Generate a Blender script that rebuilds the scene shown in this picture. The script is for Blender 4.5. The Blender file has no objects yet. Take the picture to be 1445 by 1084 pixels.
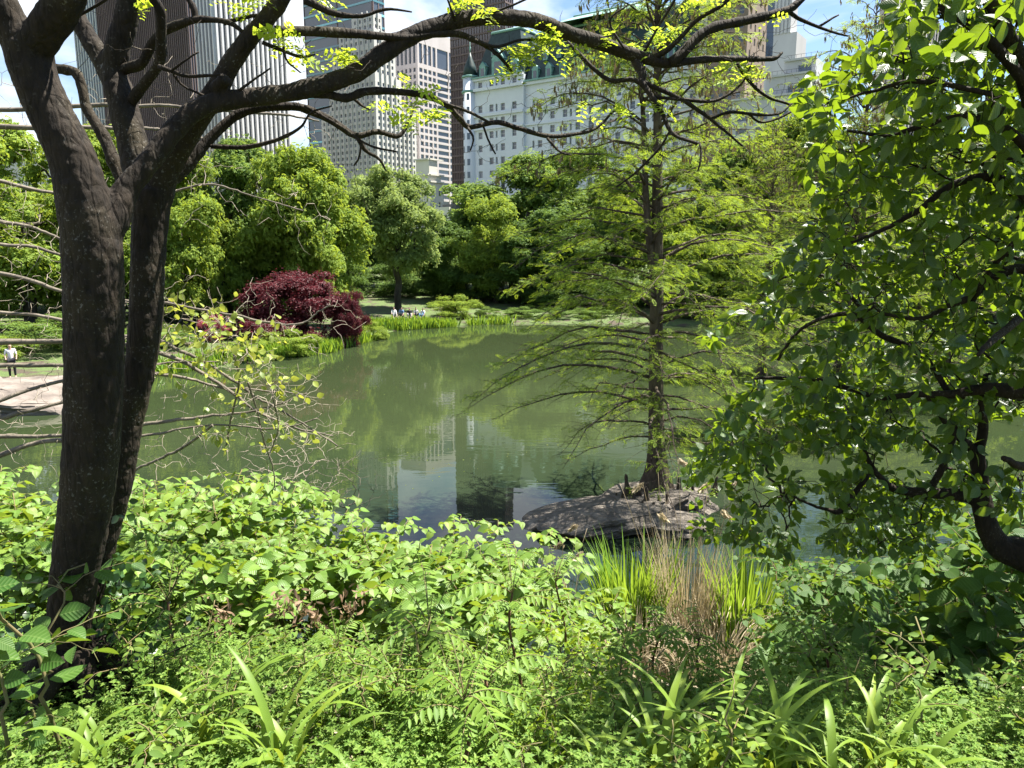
import bpy, math, random
import numpy as np
from mathutils import Vector, noise as mnoise

SC = bpy.context.scene
COL = SC.collection
RNG = np.random.default_rng(7)

# ------------------------------------------------------------------ camera
F = 1060.0; CX, CY = 722.5, 542.0
PITCH = math.radians(10.0)
EYE = np.array([0.0, 0.0, 6.5])
FW = np.array([0, math.cos(PITCH), -math.sin(PITCH)])
UP = np.array([0, math.sin(PITCH), math.cos(PITCH)])
def at(px, py, Y):
    """world point seen in direction (px, py) of the photograph, at distance Y ahead"""
    d = np.array([1.0, 0, 0]) * ((px - CX) / F) + FW + UP * ((CY - py) / F)
    return EYE + d * (Y / d[1])
def on_plane(px, py, z=0.0):
    d = np.array([1.0, 0, 0]) * ((px - CX) / F) + FW + UP * ((CY - py) / F)
    return EYE + d * ((z - EYE[2]) / d[2])
def proj(p):
    q = np.asarray(p, float) - EYE
    w = q @ FW
    return CX + F * q[..., 0] / w, CY - F * (q @ UP) / w
cam = bpy.data.cameras.new("camera"); camo = bpy.data.objects.new("camera", cam); COL.objects.link(camo)
cam.sensor_fit = 'HORIZONTAL'; cam.sensor_width = 36.0; cam.lens = 36.0 * F / 1445.0
cam.clip_start = 0.05; cam.clip_end = 6000
camo.location = EYE; camo.rotation_euler = (math.pi / 2 - PITCH, 0, 0)
SC.camera = camo

# ------------------------------------------------------------------ objects
def tag(o, label=None, cat=None, group=None, kind=None):
    if label: o['label'] = label
    if cat: o['category'] = cat
    if group: o['group'] = group
    if kind: o['kind'] = kind
    return o
def link(name, data, parent=None, loc=None):
    o = bpy.data.objects.new(name, data); COL.objects.link(o)
    if parent is not None: o.parent = parent
    if loc is not None: o.location = loc
    return o
def empty(name, loc=(0, 0, 0), label=None, cat=None, group=None):
    o = link(name, None, None, Vector([float(v) for v in loc])); o.empty_display_size = .2
    return tag(o, label, cat, group)
KIDS = {}
def copy_tree(o, parent=None):
    c = o.copy(); COL.objects.link(c)
    if parent is not None: c.parent = parent
    for ch in [x for x in COL_CHILDREN(o)]: copy_tree(ch, c)
    return c
def COL_CHILDREN(o): return list(o.children)

class MB:
    """collects vertices, faces, uvs and material numbers for ONE mesh"""
    def __init__(s): s.v = []; s.f = []; s.n = 0; s.uv = []; s.m = []
    def add(s, V, faces, uv=None, mat=0):
        V = np.asarray(V, float).reshape(-1, 3)
        if not isinstance(faces, (list, tuple)): faces = [faces]
        for Fa in faces:
            Fa = np.asarray(Fa, int)
            if Fa.size == 0: continue
            s.f.append((Fa + s.n)); s.m.append(np.full(len(Fa), mat, int))
        s.v.append(V); s.uv.append(np.zeros((len(V), 2)) if uv is None else uv)
        s.n += len(V)
    def mesh(s, name, mats, smooth=True):
        me = bpy.data.meshes.new(name)
        if not isinstance(mats, (list, tuple)): mats = [mats]
        for m in mats: me.materials.append(m)
        if s.n == 0: return me
        V = np.concatenate(s.v); UVv = np.concatenate(s.uv)
        loops = np.concatenate([f.ravel() for f in s.f])
        tot = np.concatenate([np.full(len(f), f.shape[1], int) for f in s.f])
        start = np.concatenate([[0], np.cumsum(tot)[:-1]])
        me.vertices.add(len(V)); me.vertices.foreach_set('co', V.astype(np.float32).ravel())
        me.loops.add(len(loops)); me.loops.foreach_set('vertex_index', loops.astype(np.int32))
        me.polygons.add(len(tot)); me.polygons.foreach_set('loop_start', start.astype(np.int32))
        me.polygons.foreach_set('material_index', np.concatenate(s.m).astype(np.int32))
        me.polygons.foreach_set('use_smooth', np.full(len(tot), smooth, bool))
        ul = me.uv_layers.new(name='UVMap')
        ul.data.foreach_set('uv', UVv[loops].astype(np.float32).ravel())
        me.update(calc_edges=True)
        return me
    def build(s, name, mats, parent=None, loc=None, smooth=True):
        return link(name, s.mesh(name, mats, smooth), parent, loc)

def unit(a): return a / np.maximum(np.linalg.norm(a, axis=-1, keepdims=True), 1e-9)
BOXF = np.array([[0, 1, 2, 3], [7, 6, 5, 4], [0, 4, 5, 1], [1, 5, 6, 2], [2, 6, 7, 3], [3, 7, 4, 0]])
def obox(mb, O, a, b, c, mat=0):
    """box from corner O with edge vectors a, b, c"""
    O, a, b, c = [np.asarray(x, float) for x in (O, a, b, c)]
    if np.dot(np.cross(a, b), c) < 0: a, b = b, a
    V = np.array([O, O + b, O + a + b, O + a]); V = np.concatenate([V, V + c])
    mb.add(V, BOXF, None, mat)
def resample(P, R, n):
    """Catmull-Rom through points P with radii R"""
    P = np.asarray(P, float); R = np.asarray(R, float); k = len(P)
    if k < 3:
        t = np.linspace(0, 1, n)[:, None]; return P[0] + (P[-1] - P[0]) * t, R[0] + (R[-1] - R[0]) * t[:, 0]
    E = np.concatenate([[2 * P[0] - P[1]], P, [2 * P[-1] - P[-2]]])
    u = np.linspace(0, k - 1 - 1e-6, n); i = u.astype(int); t = (u - i)[:, None]
    p0, p1, p2, p3 = E[i], E[i + 1], E[i + 2], E[i + 3]
    Q = .5 * ((2 * p1) + (-p0 + p2) * t + (2 * p0 - 5 * p1 + 4 * p2 - p3) * t**2 + (-p0 + 3 * p1 - 3 * p2 + p3) * t**3)
    return Q, np.interp(u, np.arange(k), R)
def tube(mb, P, R, sides=6, mat=0, cap=True, wob=0.0, seed=0):
    P = np.asarray(P, float); R = np.asarray(R, float); n = len(P)
    T = np.gradient(P, axis=0) if n > 1 else np.zeros_like(P); T = unit(T)
    ref = np.array([0.13, 0.21, 1.0]) if abs(T[:, 2]).mean() < .8 else np.array([1.0, .17, 0.1])
    A = unit(np.cross(T, ref)); B = np.cross(T, A)
    ang = np.linspace(0, 2 * np.pi, sides, endpoint=False)
    rr = np.repeat(R[:, None], sides, 1)
    if wob:
        g = np.random.default_rng(seed)
        ph = g.uniform(0, 6.28, 4); s = np.arange(n)[:, None] / max(n, 1)
        rr = rr * (1 + wob * (np.sin(3 * ang[None] + ph[0] + 4 * s) * .5 + np.sin(2 * ang[None] + ph[1] - 5 * s) * .6 + np.sin(9 * s + ph[2]) * .5 + np.sin(23 * s + ph[3] + ang[None]) * .35))
    V = P[:, None, :] + rr[..., None] * (np.cos(ang)[None, :, None] * A[:, None, :] + np.sin(ang)[None, :, None] * B[:, None, :])
    V = V.reshape(-1, 3)
    i = np.arange(n - 1)[:, None] * sides; j = np.arange(sides)[None]; jn = (j + 1) % sides
    Fq = np.stack([i + j, i + jn, i + sides + jn, i + sides + j], -1).reshape(-1, 4)
    fs = [Fq]
    if cap: fs += [np.arange(sides)[None, ::-1], (np.arange(sides) + (n - 1) * sides)[None]]
    L = np.concatenate([[0], np.cumsum(np.linalg.norm(np.diff(P, axis=0), axis=1))])
    uv = np.stack([np.tile(np.linspace(0, 1, sides), n), np.repeat(L, sides)], 1)
    mb.add(V, fs, uv, mat)

# ------------------------------------------------------------------ leaves
def leaf_tpl(rows, fold=.18, curl=.15, wave=0.0):
    """rows: (t on the midrib, t on the edge, half width) -> a folded, curled leaf of length 1 along +Y"""
    V, UVv = [], []
    for k, (tm, te, w) in enumerate(rows):
        wv = wave * (1 if k % 2 else -1)
        for x, t in ((-w, te), (0, tm), (w, te)):
            V.append((x, t, abs(x) * fold + (wv if x else 0) - curl * t * t)); UVv.append((.5 + x, t))
    n = len(rows); Fq = []
    for k in range(n - 1):
        a = 3 * k
        Fq += [(a, a + 1, a + 4, a + 3), (a + 1, a + 2, a + 5, a + 4)]
    return np.array(V), np.array(Fq), np.array(UVv)
def scatter(mb, tpl, P, D, N, S, mat=0, wid=None):
    """copies of a leaf template into mb: P positions, D leaf directions, N approximate normals, S lengths"""
    tv, tf, tu = tpl; n = len(P)
    if n == 0: return
    Yv = unit(D); X = unit(np.cross(Yv, N)); Z = np.cross(X, Yv)
    S = np.broadcast_to(S, (n,))
    W = S if wid is None else S * wid
    V = P[:, None] + (tv[None, :, 0, None] * X[:, None] * W[:, None, None] + tv[None, :, 1, None] * Yv[:, None] * S[:, None, None] + tv[None, :, 2, None] * Z[:, None] * S[:, None, None])
    Fq = (tf[None] + (np.arange(n) * len(tv))[:, None, None]).reshape(-1, tf.shape[1])
    mb.add(V.reshape(-1, 3), Fq, np.tile(tu, (n, 1)), mat)
HEART = [leaf_tpl([(0, -.10, .16), (.1, .02, .36), (.3, .26, .45), (.55, .55, .36), (.8, .81, .16), (1, 1, .006)], f, c) for f, c in ((.15, .10), (.3, .25), (.05, .3))]
ROUND = [leaf_tpl([(0, -.12, .16), (.1, .0, .38), (.28, .22, .50), (.5, .47, .50), (.7, .70, .37), (.88, .90, .16), (1, 1, .006)], f, c) for f, c in ((.10, .08), (.22, .22), (-.1, .18))]
OVATE = [leaf_tpl([(0, 0, .03), (.14, .17, .24), (.35, .38, .37), (.6, .62, .33), (.82, .84, .18), (1, 1, .006)], f, c) for f, c in ((.2, .12), (.35, .3), (.08, .22))]
LANCE = [leaf_tpl([(0, 0, .02), (.2, .2, .12), (.5, .5, .15), (.8, .8, .08), (1, 1, .004)], f, c) for f, c in ((.3, .12), (.15, .3))]
DIAM = [(np.array([(0, 0, 0), (.34, .45, .1), (0, 1, -.1), (-.34, .45, .1)]), np.array([[0, 1, 2, 3]]), np.array([(.5, 0), (.84, .45), (.5, 1), (.16, .45)]))]
TWO = [(np.array([(0, 0, 0), (.30, .42, .10), (0, 1, -.12), (-.30, .42, .10), (.1, .1, 0), (.72, .35, -.05), (.75, .95, -.2), (.3, .75, .08), (-.1, .1, 0), (-.3, .75, .08), (-.75, .95, -.2), (-.72, .35, -.05)]),
        np.array([[0, 1, 2, 3], [4, 5, 6, 7], [8, 9, 10, 11]]), np.tile(np.array([(.5, 0), (.84, .45), (.5, 1), (.16, .45)]), (3, 1)))]
def pinnate_tpl(pairs=5, ll=.34, w=.055, droop=.25):
    """a feathery spray of length 1: narrow leaflets on both sides of an axis"""
    V, Fq, U = [], [], []
    def leafl(b, d, l, w):
        n0 = len(V); s = np.array([-d[1], d[0], 0]) * w
        for p in (b, b + d * l * .5 + s, b + d * l + np.array([0, 0, -.03]), b + d * l * .5 - s): V.append(p)
        Fq.append((n0, n0 + 3, n0 + 2, n0 + 1)); U.extend([(.5, 0), (.8, .5), (.5, 1), (.2, .5)])
    for k in range(pairs):
        t = .08 + .86 * k / (pairs - 1); l = ll * (1 - .55 * abs(t - .45) / .55)
        for sg in (-1, 1):
            d = np.array([sg * .85, .52, 0]); d /= np.linalg.norm(d)
            leafl(np.array([0, t, -droop * t * t]), d, l, w)
    leafl(np.array([0, .9, -droop * .8]), np.array([0, 1., 0]), .2, w)
    return np.array(V), np.array(Fq), np.array(U)
SPRAY = pinnate_tpl(6, .33, .05, .2)
def rand_dirs(n, g=RNG): return unit(g.normal(size=(n, 3)))

def grow(nodes, targets, step=.12, wob=.015, bow=.08, g=RNG, parents=None, drop=0.0):
    """joins every target to the nearest point of a growing skeleton: returns points, parents"""
    P = [np.asarray(p, float) for p in nodes]
    par = list(parents) if parents is not None else [i - 1 for i in range(len(P))]
    A = np.zeros((len(P) + len(targets) * 14 + 10, 3)); A[:len(P)] = P; n = len(P)
    T = np.asarray(targets, float)
    d0 = np.array([np.min(np.sum((A[:n] - t)**2, axis=1)) for t in T])
    for t in T[np.argsort(d0)]:
        dd = np.sum((A[:n] - t)**2, axis=1); i = int(np.argmin(dd)); d = math.sqrt(dd[i])
        k = int(min(13, max(1, round(d / step)))); a = A[i].copy()
        side = unit(g.normal(size=3)) * bow * d; side[2] += drop * d
        last = i
        for j in range(1, k + 1):
            s = j / k
            if n >= len(A): A = np.concatenate([A, np.zeros_like(A)])
            A[n] = a + (t - a) * s + side * math.sin(math.pi * s) + (g.normal(size=3) * wob if j < k else 0)
            par.append(last); last = n; n += 1
    return A[:n], np.array(par)
def twig_tubes(mb, A, par, n0, rtip=.002, power=.45, rmax=.05, sides=5, rbase=None, mat=0):
    """tubes for every chain of a grown skeleton beyond its first n0 points"""
    n = len(A); cnt = np.zeros(n); kids = [[] for _ in range(n)]
    for i in range(n0, n): kids[par[i]].append(i)
    for i in range(n - 1, -1, -1):
        if not kids[i]: cnt[i] = 1
        else: cnt[i] = sum(cnt[k] for k in kids[i])
    rad = np.minimum(rtip * cnt**power, rmax)
    stack = [(i, k) for i in range(n0) for k in kids[i]]
    while stack:
        a, b = stack.pop()
        ch = [a, b]; r = [rad[b], rad[b]]
        while kids[ch[-1]]:
            ks = sorted(kids[ch[-1]], key=lambda q: -cnt[q])
            for q in ks[1:]: stack.append((ch[-1], q))
            ch.append(ks[0]); r.append(rad[ks[0]])
        r[-1] *= .6
        tube(mb, A[ch], r, sides, mat)
    return rad

# ------------------------------------------------------------------ materials
def nodes_of(name):
    m = bpy.data.materials.new(name); m.use_nodes = True
    nt = m.node_tree; nt.nodes.clear()
    out = nt.nodes.new('ShaderNodeOutputMaterial')
    return m, nt, out
def N(nt, t, **kw):
    n = nt.nodes.new(t)
    for k, v in kw.items():
        if k.startswith('in_'):
            n.inputs[k[3:].replace('_', ' ')].default_value = v
        else: setattr(n, k, v)
    return n
def ramp(nt, fac, stops, interp='LINEAR'):
    r = N(nt, 'ShaderNodeValToRGB'); r.color_ramp.interpolation = interp
    e = r.color_ramp.elements
    while len(e) < len(stops): e.new(.5)
    for el, (p, c) in zip(e, stops):
        el.position = p; el.color = (*c, 1) if len(c) == 3 else c
    nt.links.new(fac, r.inputs[0]); return r.outputs[0]
def math_n(nt, op, a, b=None, c=None):
    n = N(nt, 'ShaderNodeMath', operation=op)
    for k, v in enumerate((a, b, c)):
        if v is None: continue
        if isinstance(v, (int, float)): n.inputs[k].default_value = v
        else: nt.links.new(v, n.inputs[k])
    return n.outputs[0]
def mixc(nt, fac, a, b, blend='MIX'):
    n = N(nt, 'ShaderNodeMix', data_type='RGBA', blend_type=blend)
    for s, v in ((n.inputs[0], fac), (n.inputs[6], a), (n.inputs[7], b)):
        if isinstance(v, (int, float)): s.default_value = v
        elif isinstance(v, tuple): s.default_value = (*v, 1) if len(v) == 3 else v
        else: nt.links.new(v, s)
    return n.outputs[2]
def leaf_mat(name, cols, trans=(.30, .42, .04), tf=.4, rough=.42, veins=0.0, spec=.45, patch=.25):
    """leaf: every leaf its own tint, light comes through it"""
    m, nt, out = nodes_of(name); L = nt.links
    geo = N(nt, 'ShaderNodeNewGeometry')
    k = len(cols); base = ramp(nt, geo.outputs['Random Per Island'], [(i / (k - 1), c) for i, c in enumerate(cols)])
    nz = N(nt, 'ShaderNodeTexNoise', in_Scale=1.3, in_Detail=2.0)
    tc = N(nt, 'ShaderNodeTexCoord'); L.new(tc.outputs['Object'], nz.inputs['Vector'])
    dark = ramp(nt, nz.outputs[0], [(.3, (1 - patch,) * 3), (.7, (1 + patch * .5,) * 3)])
    base = mixc(nt, 1.0, base, dark, 'MULTIPLY')
    pb = N(nt, 'ShaderNodeBsdfPrincipled', in_Roughness=rough); pb.inputs['Specular IOR Level'].default_value = spec
    tcol = mixc(nt, .55, base, trans)
    if veins:
        sx = N(nt, 'ShaderNodeSeparateXYZ'); L.new(tc.outputs['UV'], sx.inputs[0])
        ax = math_n(nt, 'ABSOLUTE', math_n(nt, 'SUBTRACT', sx.outputs[0], .5))
        w = math_n(nt, 'SINE', math_n(nt, 'MULTIPLY', math_n(nt, 'SUBTRACT', sx.outputs[1], math_n(nt, 'MULTIPLY', ax, .75)), 46.0))
        mid = math_n(nt, 'LESS_THAN', ax, .018)
        ve = math_n(nt, 'MAXIMUM', math_n(nt, 'POWER', math_n(nt, 'MAXIMUM', w, 0.0), 6.0), mid)
        base = mixc(nt, math_n(nt, 'MULTIPLY', ve, veins), base, (.30, .40, .13))
        bp = N(nt, 'ShaderNodeBump', in_Strength=.22, in_Distance=.008); L.new(w, bp.inputs['Height']); L.new(bp.outputs[0], pb.inputs['Normal'])
    L.new(base, pb.inputs['Base Color'])
    tr = N(nt, 'ShaderNodeBsdfTranslucent'); L.new(tcol, tr.inputs[0])
    mx = N(nt, 'ShaderNodeMixShader'); mx.inputs[0].default_value = tf
    L.new(pb.outputs[0], mx.inputs[1]); L.new(tr.outputs[0], mx.inputs[2]); L.new(mx.outputs[0], out.inputs[0])
    return m
def noise_mat(name, stops, scale=3.0, detail=6.0, rough=.8, bump=.3, dist=.05, stretch=(1, 1, 1), coord='Object', spec=.3, nrough=.6, bscale=None):
    m, nt, out = nodes_of(name); L = nt.links
    tc = N(nt, 'ShaderNodeTexCoord'); mp = N(nt, 'ShaderNodeMapping'); mp.inputs['Scale'].default_value = stretch
    L.new(tc.outputs[coord], mp.inputs[0])
    nz = N(nt, 'ShaderNodeTexNoise', in_Scale=scale, in_Detail=detail, in_Roughness=nrough); L.new(mp.outputs[0], nz.inputs['Vector'])
    pb = N(nt, 'ShaderNodeBsdfPrincipled', in_Roughness=rough); pb.inputs['Specular IOR Level'].default_value = spec
    L.new(ramp(nt, nz.outputs[0], stops), pb.inputs['Base Color'])
    if bump:
        nb = nz
        if bscale:
            nb = N(nt, 'ShaderNodeTexNoise', in_Scale=bscale, in_Detail=5.0); L.new(mp.outputs[0], nb.inputs['Vector'])
        bp = N(nt, 'ShaderNodeBump', in_Strength=bump, in_Distance=dist); L.new(nb.outputs[0], bp.inputs['Height']); L.new(bp.outputs[0], pb.inputs['Normal'])
    L.new(pb.outputs[0], out.inputs[0]); return m
def bark_mat(name, dark, mid, lichen, scale=1.0, lich=.5):
    """fissured bark with pale lichen specks"""
    m, nt, out = nodes_of(name); L = nt.links
    tc = N(nt, 'ShaderNodeTexCoord'); mp = N(nt, 'ShaderNodeMapping'); mp.inputs['Scale'].default_value = (1, 1, .28)
    L.new(tc.outputs['Object'], mp.inputs[0])
    n1 = N(nt, 'ShaderNodeTexNoise', in_Scale=30 * scale, in_Detail=8.0, in_Roughness=.65); L.new(mp.outputs[0], n1.inputs['Vector'])
    n2 = N(nt, 'ShaderNodeTexNoise', in_Scale=5 * scale, in_Detail=4.0); L.new(tc.outputs['Object'], n2.inputs['Vector'])
    n3 = N(nt, 'ShaderNodeTexNoise', in_Scale=75 * scale, in_Detail=3.0, in_Roughness=.55); L.new(tc.outputs['Object'], n3.inputs['Vector'])
    c = ramp(nt, n1.outputs[0], [(.3, dark), (.62, mid)])
    msk = math_n(nt, 'MULTIPLY', ramp(nt, n3.outputs[0], [(.60, (0, 0, 0)), (.66, (1, 1, 1))]), ramp(nt, n2.outputs[0], [(.42, (0, 0, 0)), (.66, (lich,) * 3)]))
    c = mixc(nt, ramp(nt, n2.outputs[0], [(.45, (0, 0, 0)), (.75, (.75, .75, .75))]), c, tuple(x * 1.5 for x in (mid[0], mid[1] * 1.12, mid[2] * .8)))      # mossy brown-green patches
    c = mixc(nt, msk, c, lichen)
    pb = N(nt, 'ShaderNodeBsdfPrincipled', in_Roughness=.85); pb.inputs['Specular IOR Level'].default_value = .25
    L.new(c, pb.inputs['Base Color'])
    vw = N(nt, 'ShaderNodeTexVoronoi', in_Scale=26 * scale, feature='DISTANCE_TO_EDGE'); L.new(mp.outputs[0], vw.inputs['Vector'])
    h = math_n(nt, 'ADD', math_n(nt, 'MULTIPLY', n1.outputs[0], 1.2), math_n(nt, 'MINIMUM', math_n(nt, 'MULTIPLY', vw.outputs[0], 2.0), .35))
    bp = N(nt, 'ShaderNodeBump', in_Strength=.9, in_Distance=.012 / scale); L.new(h, bp.inputs['Height']); L.new(bp.outputs[0], pb.inputs['Normal'])
    L.new(pb.outputs[0], out.inputs[0]); return m
def plain_mat(name, col, rough=.6, metal=0.0, spec=.5):
    m, nt, out = nodes_of(name)
    pb = N(nt, 'ShaderNodeBsdfPrincipled', in_Roughness=rough, in_Metallic=metal); pb.inputs['Specular IOR Level'].default_value = spec
    nz = N(nt, 'ShaderNodeTexNoise', in_Scale=.35, in_Detail=5.0)
    tc = N(nt, 'ShaderNodeTexCoord'); nt.links.new(tc.outputs['Object'], nz.inputs['Vector'])
    nt.links.new(ramp(nt, nz.outputs[0], [(.3, tuple(x * .82 for x in col)), (.7, tuple(min(1, x * 1.1) for x in col))]), pb.inputs['Base Color'])
    nt.links.new(pb.outputs[0], out.inputs[0]); return m

M = {}
M['bark'] = bark_mat('dark_bark', (.006, .0045, .003), (.025, .0175, .011), (.15, .14, .12), 1.0, .8)
M['bark_far'] = bark_mat('far_bark', (.02, .016, .012), (.06, .05, .04), (.1, .1, .09), .25, .3)
M['bark_cypress'] = bark_mat('cypress_bark', (.030, .022, .016), (.095, .072, .055), (.17, .15, .13), .35, .4)
M['twig'] = noise_mat('grey_twig', [(.3, (.07, .058, .045)), (.7, (.20, .17, .13))], 14, bump=.2)
M['twig_pale'] = noise_mat('pale_twig', [(.3, (.16, .13, .10)), (.7, (.42, .36, .28))], 14, bump=.2)
M['leaf_hero'] = leaf_mat('young_leaf', [(.26, .38, .03), (.36, .46, .04), (.30, .44, .05)], (.55, .62, .04), .5)
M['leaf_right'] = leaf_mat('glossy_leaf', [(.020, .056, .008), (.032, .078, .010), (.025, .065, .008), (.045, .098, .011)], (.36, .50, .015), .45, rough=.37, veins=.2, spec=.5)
M['leaf_knot'] = leaf_mat('knotweed_leaf', [(.095, .19, .028), (.145, .25, .035), (.11, .215, .024), (.19, .275, .04), (.12, .225, .045)], (.40, .50, .03), .36, rough=.45, spec=.35, veins=.3)
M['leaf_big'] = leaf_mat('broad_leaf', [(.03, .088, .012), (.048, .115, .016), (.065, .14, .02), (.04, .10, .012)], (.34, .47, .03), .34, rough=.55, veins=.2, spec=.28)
M['leaf_sumac'] = leaf_mat('sumac_leaf', [(.10, .19, .03), (.14, .24, .03), (.18, .28, .04)], (.40, .50, .03), .36, rough=.55, spec=.25)
M['leaf_small'] = leaf_mat('bedstraw_leaf', [(.075, .15, .025), (.13, .225, .035), (.20, .29, .06), (.09, .18, .025), (.16, .26, .055)], (.36, .46, .03), .35, rough=.6, spec=.2)
M['leaf_shrub'] = leaf_mat('bright_shrub_leaf', [(.13, .23, .02), (.19, .30, .02), (.24, .34, .03)], (.46, .55, .02), .42, spec=.25)
M['blade'] = leaf_mat('iris_blade', [(.13, .22, .03), (.18, .28, .035), (.24, .32, .04)], (.44, .50, .04), .38, rough=.45, spec=.3)
M['reed'] = leaf_mat('reed_blade', [(.13, .25, .03), (.19, .33, .035), (.10, .2, .03)], (.40, .52, .03), .42, rough=.4)
M['straw'] = leaf_mat('dry_reed', [(.42, .34, .21), (.56, .47, .32), (.32, .24, .13)], (.48, .40, .22), .28, rough=.7)
M['ivy'] = leaf_mat('ivy_leaf', [(.022, .06, .014), (.038, .085, .018)], (.15, .25, .03), .2, rough=.34, spec=.4)
M['vine'] = leaf_mat('vine_leaf', [(.22, .28, .05), (.30, .34, .05), (.16, .24, .05)], (.5, .5, .05), .42)
M['needles'] = leaf_mat('cypress_needles', [(.14, .23, .022), (.19, .30, .03), (.25, .35, .036), (.11, .19, .02)], (.44, .54, .03), .45, rough=.6, spec=.15)
M['catkin'] = leaf_mat('brown_catkin', [(.12, .09, .04), (.2, .15, .07)], (.2, .15, .05), .3)
M['far_lime'] = leaf_mat('lime_crown', [(.18, .27, .05), (.24, .33, .055), (.20, .30, .05)], (.42, .48, .03), .44, rough=.6, spec=.15, patch=.3)
M['far_green'] = leaf_mat('green_crown', [(.10, .175, .045), (.135, .215, .05), (.155, .235, .048)], (.32, .42, .05), .4, rough=.6, spec=.15, patch=.3)
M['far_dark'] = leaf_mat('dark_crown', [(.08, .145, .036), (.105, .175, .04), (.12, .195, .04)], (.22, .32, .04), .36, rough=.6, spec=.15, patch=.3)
M['far_olive'] = leaf_mat('olive_crown', [(.12, .16, .04), (.17, .20, .05), (.14, .2, .03)], (.36, .38, .05), .38, rough=.6, spec=.15)
M['far_pale'] = leaf_mat('pale_crown', [(.20, .28, .09), (.25, .33, .10), (.27, .33, .11)], (.36, .44, .08), .4, rough=.6, spec=.15)
M['far_red'] = leaf_mat('maroon_crown', [(.05, .010, .014), (.095, .016, .022), (.13, .024, .028)], (.22, .03, .045), .3, rough=.5, spec=.25)
M['far_pink'] = leaf_mat('pink_flowers', [(.35, .06, .10), (.5, .12, .16)], (.5, .1, .1), .3)
# ------------------------------------------------------------------ light and sky
SUN_EL = math.radians(63); SUN_AZ = math.radians(64)
SUN = np.array([math.sin(SUN_AZ) * math.cos(SUN_EL), math.cos(SUN_AZ) * math.cos(SUN_EL), math.sin(SUN_EL)])
def sky_and_sun():
    w = bpy.data.worlds.new("World"); SC.world = w; w.use_nodes = True
    nt = w.node_tree; L = nt.links; bg = nt.nodes['Background']
    sky = N(nt, 'ShaderNodeTexSky', sky_type='NISHITA'); sky.sun_disc = False
    sky.sun_elevation = SUN_EL; sky.sun_rotation = math.atan2(SUN[0], SUN[1])
    sky.air_density = 1.0; sky.dust_density = .25; sky.ozone_density = 3.0
    tc = N(nt, 'ShaderNodeTexCoord'); mp = N(nt, 'ShaderNodeMapping'); mp.inputs['Scale'].default_value = (1, 1, 2.0)
    mp.inputs['Location'].default_value = (.35, .12, .1)
    L.new(tc.outputs['Generated'], mp.inputs[0])
    nz = N(nt, 'ShaderNodeTexNoise', in_Scale=2.6, in_Detail=9.0, in_Roughness=.55, in_Distortion=.3); L.new(mp.outputs[0], nz.inputs['Vector'])
    sx = N(nt, 'ShaderNodeSeparateXYZ'); L.new(tc.outputs['Generated'], sx.inputs[0])
    v = math_n(nt, 'SUBTRACT', nz.outputs[0], math_n(nt, 'MULTIPLY', sx.outputs[0], .16))
    vd = N(nt, 'ShaderNodeVectorMath', operation='DOT_PRODUCT'); L.new(tc.outputs['Generated'], vd.inputs[0]); vd.inputs[1].default_value = (-.13, .92, .37)
    v = math_n(nt, 'ADD', v, math_n(nt, 'MINIMUM', math_n(nt, 'MAXIMUM', math_n(nt, 'MULTIPLY', math_n(nt, 'SUBTRACT', vd.outputs['Value'], .965), 8.0), 0.0), .20))      # a bank of cloud over the towers
    msk = ramp(nt, v, [(.54, (0, 0, 0)), (.67, (1, 1, 1))])
    c = mixc(nt, math_n(nt, 'MULTIPLY', msk, .85), sky.outputs[0], (6.6, 6.9, 7.3))
    L.new(c, bg.inputs[0]); bg.inputs[1].default_value = .052
    l = bpy.data.lights.new("sun", 'SUN'); l.energy = 5.0; l.angle = math.radians(.53); l.color = (1.0, .95, .86)
    o = link("sun", l); o.rotation_euler = Vector([float(x) for x in SUN]).to_track_quat('Z', 'Y').to_euler()
sky_and_sun()

# ------------------------------------------------------------------ ground, pond
POND = np.array([(-60, 13.5), (-25, 12.6), (-9, 12.0), (-5, 11.8), (-2, 11.7), (0.5, 11.0), (2.2, 10.7), (4.0, 10.7), (6.5, 11.3), (10, 11.8), (18, 12), (35, 13), (60, 22), (62, 50),
                 (44, 60), (30, 63), (18, 66), (10, 68), (2, 69), (-6, 67), (-9.5, 63), (-11.5, 57), (-12.0, 52), (-13, 49.5), (-14, 47), (-15.2, 44), (-17, 42), (-20, 40), (-22, 36), (-21.2, 31.5), (-24, 29), (-32, 27), (-60, 26)], float)
def pond_dist(x, y):
    """signed distance to the shore, positive on land"""
    x = np.asarray(x, float); y = np.asarray(y, float)
    d = np.full(x.shape, 1e9); ins = np.zeros(x.shape, bool)
    for (ax, ay), (bx, by) in zip(POND, np.roll(POND, -1, axis=0)):
        ex, ey = bx - ax, by - ay; t = np.clip(((x - ax) * ex + (y - ay) * ey) / (ex * ex + ey * ey), 0, 1)
        d = np.minimum(d, np.hypot(x - ax - t * ex, y - ay - t * ey))
        c = ((ay > y) != (by > y)) & (x < ex * (y - ay) / (ey if ey else 1e-9) + ax); ins ^= c
    return np.where(ins, -d, d)
def gz(x, y):
    x = np.asarray(x, float); y = np.asarray(y, float); d = pond_dist(x, y)
    near = np.interp(d, [0, .4, 2, 4, 6, 7.5, 9, 12, 30], [-.05, .12, 1.0, 2.3, 3.45, 4.15, 4.55, 4.9, 5.6])
    far = .25 * np.clip(d / .6, 0, 1) + .045 * np.clip(d, 0, 120) + np.clip((x - 8) * .05, 0, 3) * np.clip(d / 25, 0, 1)
    k = np.clip((y - 16) / 8, 0, 1)
    land = near * (1 - k) + far * k
    bump = .06 * np.sin(x * 1.7 + 1) * np.sin(y * 1.3) + .03 * np.sin(x * 4.1) * np.cos(y * 3.7)
    return np.where(d > 0, land + bump * np.clip(d, 0, 1), -np.clip(-d * .3, 0.02, 1.2))
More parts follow.
